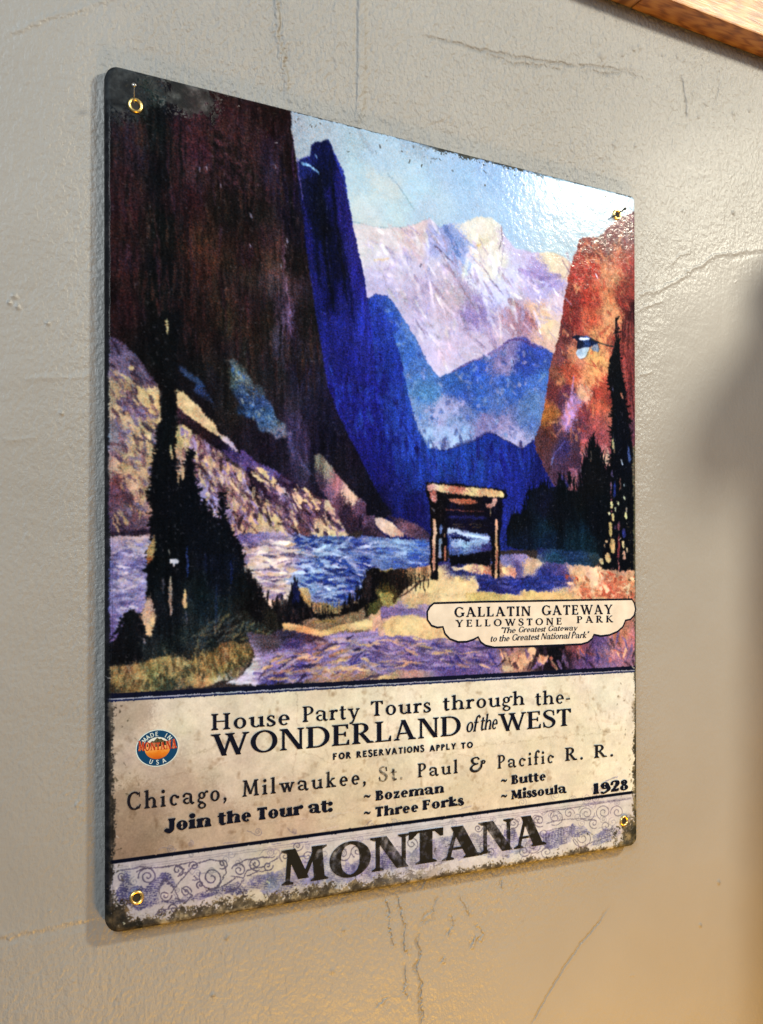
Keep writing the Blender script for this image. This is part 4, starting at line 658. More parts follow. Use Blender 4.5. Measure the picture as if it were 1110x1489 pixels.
        if ch == 'V':
            s.vs(e, 1, e + .33, 0, T); s.vs(e + .64, 1, e + .31, 0, t * 1.2); s.foot(e, 1, T, -1); s.foot(e + .64, 1, t, -1); return e + .64 + S + .05
        if ch == 'W':
            s.vs(e, 1, e + .28, 0, T); s.vs(e + .50, 1, e + .26, 0, t * 1.3); s.vs(e + .44, 1, e + .74, 0, T); s.vs(e + .98, 1, e + .72, 0, t * 1.3)
            s.foot(e, 1, T, -1); s.foot(e + .46, 1, T, -1); s.foot(e + .98, 1, t * 1.2, -1); return e + .98 + S + .04
        if ch == 'Y':
            s.vs(e, 1, e + .28, .42, T); s.vs(e + .56, 1, e + .28, .42, t * 1.3); s.vs(e + .27, 0, e + .27, .48, T); s.foot(e, 1, T, -1); s.foot(e + .56, 1, t, -1); s.foot(e + .27, 0, T); return e + .56 + S + .05
        if ch == '1':
            s.vs(.2, 0, .2, 1, T); s.foot(.2, 0, T); s.poly([(.2 + T / 2, 1), (.2 - T / 2, .93), (.02, .86), (.02, .8), (.2 - T / 2, .8)]); return .2 + e + .04
        if ch in '96':
            s.ring(.30, .68, .29, .33, T, t, 0, 360, 26); s.st([(.59 - T / 2, .66), (.56, .34), (.40, .10), (.20, .0), (.10, .06)], [T, T * .9, T * .6, t * 1.5, T * .7]); return .62
        if ch == '2':
            s.st([(.10, .72), (.12, .90), (.28, .985), (.46, .90), (.47, .70), (.34, .44), (.10, .08)], [T * .7, T * .55, t * 1.3, T * .9, T, T * .7, t * 1.4]); s.hs(.05, .52, T * .42, T * .84); s.vs(.51, .05, .53, .28, t); return .58
        if ch == '8':
            s.ring(.30, .76, .23, .25, T * .9, t, 0, 360, 24); s.ring(.30, .27, .28, .28, T, t, 0, 360, 26); return .61
        if ch == '&':
            s.st([(.78, .52), (.70, .56), (.66, .46), (.60, .22), (.42, .02), (.20, .02), (.08, .20), (.16, .42), (.40, .52)], [t, t, t * 1.2, t * 1.6, T, T, T * .9, T * .6, t])
            s.st([(.50, .88), (.42, 1.0), (.24, .98), (.14, .82), (.20, .62), (.40, .52), (.44, .56)], [T * .7, t, t * 1.3, T * .9, T * .8, t, t]); s.st([(.78, .52), (.84, .66), (.74, .74), (.66, .66)], [t, t, t, t * 1.6]); return .92
        # lower case
        if ch == 'a':
            r = .20 + T * .25; c = .03 + 2 * r
            s.ring(.03 + r + .02, x * .30, r + .02, x * .31, T * .9, t, 70, 300, 18); s.vs(c, .06, c, x * .70, T)
            s.st([(.08, x * .80), (.16, x * .96), (.28, x * .99), (c - T * .1, x * .86), (c, x * .64)], [T * .75, t * 1.3, t * 1.1, T * .8, T], caps=False); s.dot(.09, x * .79, T * .48)
            s.st([(c, .14), (c + T * .5, .02), (c + T * .5 + .10, .05)], [T, t * 1.6, t]); return c + T * .5 + .13
        if ch in 'bdpqg' and not (ch == 'g'):
            r = .23 + T * .25
            if ch in 'bp':
                s.vs(e, 0 if ch == 'b' else -.36, e, s.asc if ch == 'b' else x, T); s.flag(e, s.asc if ch == 'b' else x, T); s.ring(e + r - T * .3, x / 2, r + .02, x / 2 + .02, T, t, -130, 130, 24)
                if ch == 'p': s.foot(e, -.36, T)
                return e + 2 * r - T * .3 + .04
            s.ring(.03 + r, x / 2, r, x / 2 + .02, T, t, 50, 310, 24); c = .03 + 2 * r - T * .2; s.vs(c, 0, c, s.asc, T); s.flag(c, s.asc, T); s.foot(c, 0, T, 1, 0, 1); return c + e
        if ch in 'ce':
            r = .23 + T * .3; s.ring(.03 + r, x / 2, r, x / 2 + .02, T, t, 35 if ch == 'c' else 0, 312, 24)
            if ch == 'e': s.hs(.03 + T * .6, .03 + 2 * r - t * .2, x * .52, t); s.ring(.03 + r, x / 2, r, x / 2 + .02, T * .75, t, 0, 40, 5); return .06 + 2 * r
            s.dot(.03 + 2 * r - T * .35, x * .76, T * .50); return .05 + 2 * r
        if ch == 'f':
            s.vs(e, 0, e, .78, T); s.st([(e, .76), (e + .04, .94), (e + .18, 1.03), (e + .28, .97)], [T, T * .8, t * 1.4, t * 1.4], caps=False); s.dot(e + .27, .94, T * .46); s.hs(e - T / 2 - .08, e + T / 2 + .14, x - t / 2, t); s.foot(e, 0, T); return e + T / 2 + .17
        if ch == 'g':
            r = .19 + T * .25; s.ring(.05 + r, x * .67, r, x * .35, T * .9, t, 0, 360, 24); s.ring(.06 + r, -.18, r + .03, .19, T * .75, t, 0, 360, 24)
            s.st([(.10, x * .36), (.06, x * .18), (.14, .05), (.05 + r + .04, .0)], [t, t * 1.4, T * .7, T * .7]); s.st([(.02 + 2 * r, x * .88), (.08 + 2 * r, x * 1.02), (.16 + 2 * r, x * .98)], [t, t, t * 1.6]); return .12 + 2 * r
        if ch in 'hnmu':
            w = .36 + T * .45
            if ch == 'u':
                s.vs(e, .2, e, x, T); s.flag(e, x, T); x2 = e + w; s.vs(x2, 0, x2, x, T); s.flag(x2, x, T); s.foot(x2, 0, T, 1, 0, 1)
                s.ring((e - T / 2 + x2) / 2, .23, (x2 - e + T / 2) / 2, .25, T, t, 180, 320, 16); return x2 + e * .95
            s.vs(e, 0, e, s.asc if ch == 'h' else x, T); s.flag(e, s.asc if ch == 'h' else x, T); s.foot(e, 0, T); k = 2 if ch == 'm' else 1; x2 = e
            for _ in range(k):
                xa, x2 = x2, x2 + w; s.ring((xa + x2 + T / 2) / 2, x - .24, (x2 - xa + T / 2) / 2, .255, T, t, 0, 150, 16); s.vs(x2, 0, x2, x - .22, T); s.foot(x2, 0, T)
            return x2 + e
        if ch in 'il':
            y = x if ch == 'i' else s.asc; s.vs(e, 0, e, y, T); s.flag(e, y, T); s.foot(e, 0, T)
            if ch == 'i': s.dot(e, x + .24 + T * .1, max(T * .62, .07))
            return 2 * e
        if ch == 'k':
            s.vs(e, 0, e, s.asc, T); s.flag(e, s.asc, T); s.foot(e, 0, T); s.vs(e, .22, e + .34, x, t * 1.3); s.vs(e + .12, .36, e + .38, 0, T); s.foot(e + .34, x, t, -1); s.foot(e + .38, 0, T); return e + .38 + e
        if ch == 'o': r = .25 + T * .3; s.ring(.03 + r, x / 2, r, x / 2 + .02, T, t, 0, 360, 28); return .06 + 2 * r
        if ch == 'r':
            s.vs(e, 0, e, x, T); s.flag(e, x, T); s.foot(e, 0, T); s.st([(e, x * .55), (e + T * .5 + .06, x * .9), (e + T * .5 + .17, x * .94)], [t, t * 1.5, T * .6], caps=False); s.dot(e + T * .5 + .18, x * .89, T * .52); return e + T * .5 + .26
        if ch == 's':
            k = x; s.st([(.34, k * .80), (.28, k * .95), (.18, k * .98), (.08, k * .86), (.10, k * .66), (.26, k * .46), (.36, k * .30), (.34, k * .12), (.20, k * .02), (.10, k * .06), (.05, k * .22)],
                        [t, t, t * 1.2, T * .7, T * .9, T, T * .95, T * .75, t * 1.3, t, t], caps=False)
            if S > 0: s.vs(.35, k * .70, .34, k, t); s.vs(.045, 0, .045, k * .30, t)
            return .42 + T * .15
        if ch == 't':
            s.vs(e, .12, e, x + .20, T); s.hs(e - T / 2 - .09, e + T / 2 + .14, x - t / 2, t); s.poly([(e - T / 2, x), (e + T / 2, x), (e + T / 2, x + .24)]); s.st([(e, .16), (e + T * .3, .03), (e + T * .5 + .14, .06)], [T, t * 2, t], caps=False); return e + T * .5 + .16
        if ch in 'vwy':
            s.vs(e, x, e + .21, 0, T)
            if ch == 'w':
                s.vs(e + .38, x, e + .2, 0, t * 1.3); s.vs(e + .34, x, e + .54, 0, T); s.vs(e + .72, x, e + .53, 0, t * 1.3); s.foot(e, x, T, -1); s.foot(e + .35, x, T, -1); s.foot(e + .72, x, t, -1); return e + .72 + S + .03
            s.foot(e, x, T, -1)
            if ch == 'y': s.st([(e + .44, x - t), (e + .20, -.06), (e + .10, -.26), (e - .02, -.30)], [t * 1.3, t * 1.3, t * 1.6, T * .7])
            else: s.vs(e + .44, x, e + .2, 0, t * 1.3)
            s.foot(e + .44, x, t, -1); return e + .44 + S + .03
        if ch == 'z':
            s.hs(.05, .55, x - t * .7, t * 1.4); s.hs(.04, .57, t * .7, t * 1.4); s.vs(.17, t, .43, x - t, T * .75); s.tick(.08 + t, x - t, -1, .16); s.tick(.57, t, 1, .18); return .60
        if ch == '.': s.dot(.10, .07, max(.07, T * .55)); return .22
        if ch == ',': s.dot(.10, .07, max(.07, T * .5)); s.st([(.14, .06), (.13, -.06), (.06, -.16)], [t * 1.6, t * 1.2, t]); return .22
        if ch == ':': s.dot(.12, .10, T * .56); s.dot(.12, x - .10, T * .56); return .26
        if ch == '-': s.hs(.03, .30, x * .46, t * 1.3); return .33
        if ch == '~': s.st([(.04, .26), (.14, .40), (.28, .34), (.42, .26), (.54, .40)], [T * .3, T * .6, T * .7, T * .6, T * .3]); return .58
        if ch in '"\u201c\u201d':
            for xx in (.06, .20): s.st([(xx + .03, 1.02), (xx, .80)], [t * 1.8, t])
            return .28
        return .35
MESH_Q = {}
def word_quads(txt, pen, gap):
    """strokes of one word side by side; returns them with the word's width"""
    x = 0.0; out = []
    for ch in txt:
        if ch == ' ': x += .38; continue
        pen.q = []; w = pen.g(ch)
        out += [[(px + x, py) for px, py in q] for q in pen.q]; x += w + gap
    return out, x - gap
# ------------------------------------------------------------------ materials
def mat(name): 
    m = bpy.data.materials.new(name); m.use_nodes = True; nt = m.node_tree
    return m, nt, nt.nodes['Principled BSDF']
def N(nt, t, **kw):
    n = nt.nodes.new(t)
    for k, v in kw.items():
        if k in n.inputs.keys(): n.inputs[k].default_value = v
        else: setattr(n, k, v)
    return n
def noise(nt, vec, scale, detail=3, rough=.5):
    n = N(nt, 'ShaderNodeTexNoise', Scale=scale, Detail=detail, Roughness=rough); nt.links.new(vec, n.inputs['Vector']); return n.outputs['Fac']
def math_(nt, op, a, b):
    n = nt.nodes.new('ShaderNodeMath'); n.operation = op
    for i, v in enumerate((a, b)):
        if isinstance(v, (int, float)): n.inputs[i].default_value = v
        else: nt.links.new(v, n.inputs[i])
    return n.outputs[0]
def ramp(nt, fac, stops):
    r = nt.nodes.new('ShaderNodeValToRGB'); nt.links.new(fac, r.inputs[0]); el = r.color_ramp.elements
    while len(el) < len(stops): el.new(.5)
    for e, (p, c) in zip(el, stops): e.position = p; e.color = (*c, 1) if len(c) == 3 else c
    return r.outputs[0]
def lin(*c): return tuple(((v / 255 + .055) / 1.055) ** 2.4 if v > 10 else v / 255 / 12.92 for v in c)
def gloss(nt, bs, rough=.15, strength=.24):
    """the lacquer over the whole sign: a fine pebbled surface"""
    tc = nt.nodes.new('ShaderNodeNewGeometry').outputs['Position']
    h = math_(nt, 'ADD', math_(nt, 'MULTIPLY', noise(nt, tc, 420, 3, .6), .5), math_(nt, 'MULTIPLY', noise(nt, tc, 110, 2, .5), .9))
    b = N(nt, 'ShaderNodeBump', Strength=strength, Distance=.0010); nt.links.new(h, b.inputs['Height']); nt.links.new(b.outputs[0], bs.inputs['Normal'])
    r = math_(nt, 'ADD', math_(nt, 'MULTIPLY', noise(nt, tc, 60, 4, .6), .06), rough - .03); nt.links.new(r, bs.inputs['Roughness'])
    bs.inputs['Specular IOR Level'].default_value = .10
    return tc
m_print, nt, bs = mat('printed_lacquer'); tc = gloss(nt, bs)
im = N(nt, 'ShaderNodeTexImage', interpolation='Cubic', extension='EXTEND'); im.image = PRINT
nt.links.new(N(nt, 'ShaderNodeUVMap', uv_map='UVMap').outputs[0], im.inputs[0])
mx = N(nt, 'ShaderNodeMix', data_type='RGBA', blend_type='MULTIPLY'); mx.inputs['Factor'].default_value = .18
nt.links.new(im.outputs[0], mx.inputs['A']); nt.links.new(ramp(nt, noise(nt, tc, 900, 2, .6), [(.3, (.55, .55, .55)), (.7, (1.25, 1.25, 1.25))]), mx.inputs['B'])
nt.links.new(mx.outputs['Result'], bs.inputs['Base Color'])
worn = math_(nt, 'SUBTRACT', 1.0, im.outputs['Alpha'])              # rust is rough, slightly pitted, and has no lacquer
old = bs.inputs['Roughness'].links[0].from_socket; nt.links.new(math_(nt, 'ADD', old, math_(nt, 'MULTIPLY', worn, .55)), bs.inputs['Roughness'])
nb = N(nt, 'ShaderNodeBump', Strength=.5, Distance=.0006); nt.links.new(bs.inputs['Normal'].links[0].from_socket, nb.inputs['Normal'])
nt.links.new(math_(nt, 'MULTIPLY', worn, math_(nt, 'ADD', noise(nt, tc, 1100, 3, .6), -1.0)), nb.inputs['Height']); nt.links.new(nb.outputs[0], bs.inputs['Normal'])
def ink(name, col, lo, hi, scale=260, worn=None):
    """printing ink that has flaked where the noise is high"""
    m, nt, bs = mat(name); tc = gloss(nt, bs); bs.inputs['Base Color'].default_value = (*col, 1)
    n = math_(nt, 'ADD', math_(nt, 'MULTIPLY', noise(nt, tc, scale, 4, .7), .65), math_(nt, 'MULTIPLY', noise(nt, tc, 55, 3, .6), .35))
    nt.links.new(ramp(nt, n, [(lo, (1, 1, 1)), (hi, (worn or 0,) * 3)]), bs.inputs['Alpha']); return m
m_ink = ink('navy_black_ink', lin(18, 20, 34), .60, .72, worn=.35)
m_faded = ink('rubbed_ink', lin(40, 38, 42), .42, .60, 420, worn=.05)
m_pale = ink('half_rubbed_ink', lin(26, 25, 32), .54, .70, 420, worn=.35)
m_big = ink('charcoal_ink', lin(34, 32, 28), .47, .68, 220, worn=.30)
m_blue, nt, bs = mat('emblem_blue'); gloss(nt, bs); bs.inputs['Base Color'].default_value = (*lin(20, 62, 100), 1)
m_white, nt, bs = mat('emblem_white'); gloss(nt, bs); bs.inputs['Base Color'].default_value = (*lin(196, 212, 214), 1)
m_red, nt, bs = mat('emblem_red'); gloss(nt, bs); bs.inputs['Base Color'].default_value = (*lin(168, 52, 30), 1)
m_peach, nt, bs = mat('emblem_peach'); gloss(nt, bs); bs.inputs['Base Color'].default_value = (*lin(226, 160, 110), 1)
m_hill, nt, bs = mat('emblem_mountain'); tc = gloss(nt, bs); nt.links.new(ramp(nt, noise(nt, tc, 900, 3), [(.35, lin(34, 36, 26)), (.7, lin(96, 92, 70))]), bs.inputs['Base Color'])
m_orange, nt, bs = mat('emblem_orange'); tc = gloss(nt, bs)
sx = N(nt, 'ShaderNodeSeparateXYZ'); nt.links.new(tc, sx.inputs[0])
zc = (plane_from_px(228, 1087)[1])
v = math_(nt, 'ADD', math_(nt, 'DIVIDE', math_(nt, 'SUBTRACT', sx.outputs[2], zc - .006), .012), math_(nt, 'MULTIPLY', math_(nt, 'SUBTRACT', noise(nt, tc, 500, 2), .5), .3))
nt.links.new(ramp(nt, v, [(0, lin(178, 80, 26)), (.3, lin(206, 120, 36)), (.5, lin(220, 160, 80)), (.66, lin(226, 176, 130)), (.84, lin(206, 214, 212))]), bs.inputs['Base Color'])
m_cream, nt, bs = mat('plaque_cream'); tc = gloss(nt, bs); nt.links.new(ramp(nt, noise(nt, tc, 120, 4), [(.3, lin(198, 190, 180)), (.7, lin(216, 208, 198))]), bs.inputs['Base Color'])
m_brass, nt, bs = mat('brass'); bs.inputs['Metallic'].default_value = 1; bs.inputs['Base Color'].default_value = (.95, .70, .27, 1); bs.inputs['Roughness'].default_value = .36
m_hole, nt, bs = mat('dark_hole'); bs.inputs['Base Color'].default_value = (.012, .009, .006, 1); bs.inputs['Roughness'].default_value = .8
m_steel, nt, bs = mat('dull_steel'); bs.inputs['Metallic'].default_value = 1; bs.inputs['Base Color'].default_value = (.42, .40, .38, 1); bs.inputs['Roughness'].default_value = .38
m_black, nt, bs = mat('black_steel'); bs.inputs['Metallic'].default_value = .6; bs.inputs['Base Color'].default_value = (.03, .028, .025, 1); bs.inputs['Roughness'].default_value = .35
def wood(name, c0, c1, c2, axis, sc_=1.0):
    m, nt, bs = mat(name); pos = nt.nodes.new('ShaderNodeNewGeometry').outputs['Position']
    mp = N(nt, 'ShaderNodeMapping'); nt.links.new(pos, mp.inputs[0]); mp.inputs['Scale'].default_value = axis
    g = noise(nt, mp.outputs[0], 26 * sc_, 6, .62); w = N(nt, 'ShaderNodeTexWave', Scale=11 * sc_, Distortion=9, Detail=3); nt.links.new(mp.outputs[0], w.inputs[0])
    f = math_(nt, 'ADD', math_(nt, 'MULTIPLY', g, .72), math_(nt, 'MULTIPLY', w.outputs['Fac'], .30))
    nt.links.new(ramp(nt, f, [(.25, c0), (.5, c1), (.78, c2)]), bs.inputs['Base Color'])
    b = N(nt, 'ShaderNodeBump', Strength=.25, Distance=.0008); nt.links.new(g, b.inputs['Height']); nt.links.new(b.outputs[0], bs.inputs['Normal']); bs.inputs['Roughness'].default_value = .38
    return m
m_wood = wood('varnished_pine', lin(112, 66, 28), lin(164, 108, 52), lin(184, 134, 72), (.30, 3, 3), 5)
m_wood2 = wood('reddish_rail', lin(140, 74, 36), lin(178, 102, 54), lin(194, 122, 70), (.20, 3, 3))
m_wood3 = wood('cross_grain', lin(96, 62, 36), lin(150, 106, 66), lin(176, 134, 88), (3, .3, 3))

# ------------------------------------------------------------------ the wall: its relief is drawn here, cracks, ridges and the smooth patch
B = Canvas(1400, 1400, -.25, -.22, .57, .66, 0.0, 3)
B.a[..., 0] = 0.5; B.a[..., 2] = 1.0
def relief(pts, w, h, rough=2.0, alpha=1.0, ch=0, fade=True):
    q = B.tx(pts); k = w * 1.2; sl, d, t = B.dist(q, k * 2 + rough + 4, rough)
    if sl is None: return
    m = np.exp(-(d / k) ** 2) * alpha * (np.clip(8 * t * (1 - t), 0, 1) if fade else 1)
    B.a[sl + (ch,)] += m * h
def crack(t, w=1.0, dep=-.34, dirt=.5, rough=2.5):
    p = P(t); relief(p, w, dep, rough); relief([(x + 3 * w, y) for x, y in p], w * 1.6, .12, rough); relief(p, w * 1.1, dirt, rough, ch=1)
relief(P('527,-40 526,60 524,120 521,182'), 3.4, .95, 1); relief(P('519,-40 518,60 517,175'), 1.6, -.40, 1); relief(P('490,-40 490,60 488,165'), 2.0, .22, 1)
relief(P('400,-30 403,10 402,45 410,70 412,100 420,150'), 1.8, .70, 3); relief(P('404,-30 408,20 408,50 416,80 418,110'), 1.4, -.45, 3); relief(P('413,70 425,60 440,62'), 1.4, .2, 3)
relief(P('0,52 60,30 130,8 200,-20'), 2.2, .22, 2); relief(P('0,57 60,36 130,13'), 1.6, -.10, 2)
crack('600,48 660,62 720,78 800,90 870,98 938,106', 1.1, -.42, .55, 2); crack('840,100 875,110 905,105 940,116', 1.0, -.40, .55, 5); crack('700,82 760,92 830,104', .9, -.40, .5, 6)
crack('989,108 993,120 997,150 998,176', 1.1, -.4, .6, 1.5); crack('1030,112 1046,118 1040,140 1034,155', .7, -.2, .3, 3); crack('1005,132 1009,146', .8, -.2, .4)
crack('820,238 850,248 880,258 905,272', .7, -.18, .3, 5); crack('862,225 890,235', .8, -.2, .4, 4); crack('560,140 600,165 640,176 660,195', .6, -.1, .12, 5)
relief(P('1130,360 1070,368 1045,371 1020,385 1000,395 985,408 960,420 935,428 925,430'), 1.5, .26, 3); relief(P('1130,366 1060,376'), 2.0, -.10, 2); relief(P('925,452 945,444 965,436'), 1.3, .2, 3); relief(P('930,545 950,541'), 1.2, .2, 2); relief(P('970,388 990,372 1010,362'), 1.2, .16, 3)
crack('612,1345 606,1368 610,1390 604,1405 612,1430 607,1450 612,1475 613,1500', 1.0, -.42, .6, 4)
crack('637,1302 628,1318 632,1335 615,1345', .9, -.3, .5, 4); crack('612,1345 622,1328 636,1322', .8, -.3, .4, 3)
for t in ['575,1290 580,1320 588,1345 586,1370 596,1390', '615,1260 618,1278 612,1296', '668,1300 678,1320 684,1335', '690,1345 700,1358 692,1372', '650,1330 660,1345 648,1360', '730,1276 728,1292', '590,1400 586,1440 594,1450', '640,1395 648,1388', '560,1300 566,1350 572,1380', '690,1360 682,1380', '540,1470 560,1450 580,1448']:
    relief(P(t), 1.0, -.3, 4); relief([(x + 3, y) for x, y in P(t)], 1.2, .3, 4); relief(P(t), .8, .25, 4, ch=1)
crack('888,1316 870,1342 845,1372 820,1408 800,1440 780,1475 765,1500', .9, -.30, .45, 1.5)
relief(P('-20,1372 40,1360 90,1350 150,1336'), 3.0, -.16, 1.5); relief(P('-20,1366 60,1351 150,1331'), 1.6, .14, 1.5)
relief(P('30,552 80,548 150,546'), 1.4, .12, 2); relief(P('0,640 60,636'), 1.2, .1, 2)
for x, y, r_ in [(862, 62, 2.6), (872, 63, 2.2), (875, 82, 3.2), (921, 71, 2), (929, 68, 2.2), (905, 79, 2), (985, 81, 2), (963, 80, 1.5), (1026, 150, 2.2), (1016, 170, 1.6), (1066, 165, 1.6), (1090, 160, 1.4), (893, 210, 1.8), (924, 212, 1.6), (995, 88, 1.4), (880, 53, 1.4), (1066, 309, 1.6), (20, 430, 1.6), (26, 445, 1.4), (14, 440, 1.2), (330, 1362, 1.8), (484, 1412, 1.4), (310, 1447, 1.6), (1045, 1283, 2), (1018, 1345, 1.6), (500, 1352, 1.4), (70, 470, 1.2), (90, 600, 1.0)]:
    relief([(x, y), (x + .5, y + .5)], r_, .34, 1, fade=False); relief([(x, y + 1), (x + .5, y + 1.5)], r_ * .9, .34, 1, ch=1, fade=False)
for k in range(150):
    r_ = np.random.default_rng(3000 + k); x, y = r_.uniform(0, 1110), r_.uniform(0, 1489)
    if x > 930 and y > 430: continue
    relief([(x, y), (x + r_.normal(0, 6), y + r_.normal(0, 6))], r_.uniform(.6, 1.2), r_.uniform(-.2, .3), 3, r_.uniform(.3, .8)); 
    if k % 3 == 0: relief([(x, y), (x + 1, y + 2)], r_.uniform(.6, 1.2), .35, 2, ch=1)
q = B.tx(P('926,436 965,424 1000,398 1040,374 1200,360 1200,1500 930,1500 700,1500 760,1350 860,1290 926,1230')); sl, m = B.mask(q, 6, 6)
B.a[sl + (2,)] *= 1 - .90 * m
q = B.tx(P('-300,-200 150,-200 150,1340 -300,1400')); sl, m = B.mask(q, 10, 8); B.a[sl + (2,)] *= 1 - .72 * m
q = B.tx(P('900,200 1200,150 1200,420 900,500')); sl, m = B.mask(q, 10, 8); B.a[sl + (2,)] *= 1 - .5 * m
q = B.tx(P('-300,1180 150,1240 500,1330 1200,1200 1200,1700 -300,1700')); sl, m = B.mask(q, 10, 8); B.a[sl + (2,)] *= 1 - .6 * m
lo = blur(B.a[::7, ::7, 2], 60); lo = blur(np.repeat(np.repeat(lo, 7, 0), 7, 1), 12); B.a[..., 2] = lo[:1400, :1400]
RELIEF = B.image('wall_relief', False)
m_wall, nt, bs = mat('painted_plaster')
geo = nt.nodes.new('ShaderNodeNewGeometry').outputs['Position']
im = N(nt, 'ShaderNodeTexImage', interpolation='Cubic', extension='EXTEND'); im.image = RELIEF
nt.links.new(N(nt, 'ShaderNodeUVMap', uv_map='UVMap').outputs[0], im.inputs[0])
sp = nt.nodes.new('ShaderNodeSeparateColor'); nt.links.new(im.outputs[0], sp.inputs[0])
mp = N(nt, 'ShaderNodeMapping'); nt.links.new(geo, mp.inputs[0]); mp.inputs['Scale'].default_value = (1.15, 1, .85)
peel = math_(nt, 'ADD', math_(nt, 'MULTIPLY', noise(nt, mp.outputs[0], 400, 4, .55), .75), math_(nt, 'MULTIPLY', noise(nt, mp.outputs[0], 90, 3, .5), .8))
peel = math_(nt, 'MULTIPLY', math_(nt, 'SUBTRACT', peel, .775), math_(nt, 'MULTIPLY', sp.outputs[2], 1.25))
hgt = math_(nt, 'ADD', peel, math_(nt, 'ADD', math_(nt, 'MULTIPLY', sp.outputs[0], 1.05), math_(nt, 'MULTIPLY', noise(nt, geo, 14, 3, .5), .8)))
b = N(nt, 'ShaderNodeBump', Strength=.85, Distance=.0026); nt.links.new(hgt, b.inputs['Height']); nt.links.new(b.outputs[0], bs.inputs['Normal'])
c0 = ramp(nt, noise(nt, geo, 7, 5, .6), [(.3, (.286, .274, .257)), (.7, (.322, .310, .294))])
mx = N(nt, 'ShaderNodeMix', data_type='RGBA', blend_type='MULTIPLY'); nt.links.new(math_(nt, 'MULTIPLY', sp.outputs[1], .6), mx.inputs['Factor']); nt.links.new(c0, mx.inputs['A']); mx.inputs['B'].default_value = (.36, .32, .28, 1)
nt.links.new(mx.outputs['Result'], bs.inputs['Base Color']); bs.inputs['Roughness'].default_value = .36; bs.inputs['Specular IOR Level'].default_value = .40

# ------------------------------------------------------------------ building helpers
def mesh_obj(name, verts, faces, m, parent=None, uv=None, smooth=False):
    me = bpy.data.meshes.new(name); me.from_pydata(verts, [], faces); me.update()
    if smooth: me.polygons.foreach_set('use_smooth', [True] * len(me.polygons))
    l = me.uv_layers.new(name='UVMap'); x0, z0, w, h = uv or (K.x0, K.z0, K.x1 - K.x0, K.z1 - K.z0)
    for lp in me.loops:
        v = me.vertices[lp.vertex_index].co; l.data[lp.index].uv = ((v.x - x0) / w, (v.z - z0) / h)
    me.materials.append(m); o = bpy.data.objects.new(name, me); COL.objects.link(o)
    if parent: o.parent = parent
    return o
def thing(name, label, cat, loc=(0, 0, 0), group=None):
    o = bpy.data.objects.new(name, None); COL.objects.link(o); o.location = loc; o.empty_display_size = .02
    o['label'] = label; o['category'] = cat
    if group: o['group'] = group
    return o
def sheet(name, outline, y, m, parent):
    """a flat printed shape from an (x, z) outline"""
    if sum(a[0] * b[1] - b[0] * a[1] for a, b in zip(outline, outline[1:] + outline[:1])) < 0: outline = outline[::-1]
    f = tessellate_polygon([[Vector((x, z, 0)) for x, z in outline]])
    vs = [(x, y, z) for x, z in outline]; fs = []
    for a, b_, c in f:
        n = (outline[b_][0] - outline[a][0]) * (outline[c][1] - outline[a][1]) - (outline[b_][1] - outline[a][1]) * (outline[c][0] - outline[a][0])
        fs.append((a, b_, c) if n > 0 else (c, b_, a))
    return mesh_obj(name, vs, fs, m, parent)
def rrect(x0, z0, x1, z1, r, n=7):
    """rounded rectangle, radii r = (bottom left, bottom right, top right, top left)"""
    out = []
    for (cx, cz, a0), rr in zip(((x0, z0, 180), (x1, z0, 270), (x1, z1, 0), (x0, z1, 90)), r):
        if rr <= 0: out.append((cx, cz)); continue
        ox = cx + rr * (1 if cx == x0 else -1); oz = cz + rr * (1 if cz == z0 else -1)
        for k in range(n + 1):
            a = math.radians(a0 + 90 * k / n); out.append((ox + rr * math.cos(a), oz + rr * math.sin(a)))
    return out

# ------------------------------------------------------------------ the wall
wall = mesh_obj('wall', [(-3, 0, -1.6), (3, 0, -1.6), (3, 0, 1.9), (-3, 0, 1.9), (-3, .12, -1.6), (3, .12, -1.6), (3, .12, 1.9), (-3, .12, 1.9)],
    [(0, 1, 2, 3), (5, 4, 7, 6), (4, 0, 3, 7), (1, 5, 6, 2), (3, 2, 6, 7), (4, 5, 1, 0)], m_wall, None, (-.25, -.22, .82, .88))
wall['label'] = 'pale grey painted plaster wall with cracks and pebbled paint behind the sign'; wall['category'] = 'wall'; wall['kind'] = 'structure'

# ------------------------------------------------------------------ the sign
sign = thing('metal_sign', 'weathered tin poster sign of a mountain valley hung on the wall by brass eyelets', 'sign')
RB = .0021
R_OUT = (.0062, .0055, .0034, .0062)
loops = []
for ins, y in [(.0, -.0008), (.0, FRONT + RB)] + [(RB * (1 - math.cos(a)), FRONT + RB * (1 - math.sin(a))) for a in [math.radians(k) for k in (18, 36, 54, 72, 90)]]:
    loops.append([(x, y, z) for x, z in rrect(ins - .0005, ins - .0024, W + .0026 - ins, H + .0026 - ins, [max(r - ins, .0006) for r in R_OUT])])
n = len(loops[0]); vs = [v for L in loops for v in L]; fs = []
for k in range(len(loops) - 1):
    for j in range(n): fs.append((k * n + j, k * n + (j + 1) % n, (k + 1) * n + (j + 1) % n, (k + 1) * n + j))
fs.append(tuple((len(loops) - 1) * n + j for j in range(n))); fs.append(tuple(reversed(range(n))))
panel = mesh_obj('tin_panel', vs, fs, m_print, sign); 
for p in panel.data.polygons: p.use_smooth = len(p.vertices) == 4
panel['label'] = 'tin sheet with rolled rusty edges'
Y1 = FRONT - .00012; Y2 = FRONT - .00020; Y3 = FRONT - .00028; YL = FRONT - .00034; IN = RB + .0001
pic = sheet('landscape_picture', rrect(IN, (RULE_Z + TEXT_Z) / 2, W + .0026 - IN, H + .0026 - IN, (0, 0, .0012, .003)), Y1, m_print, sign)
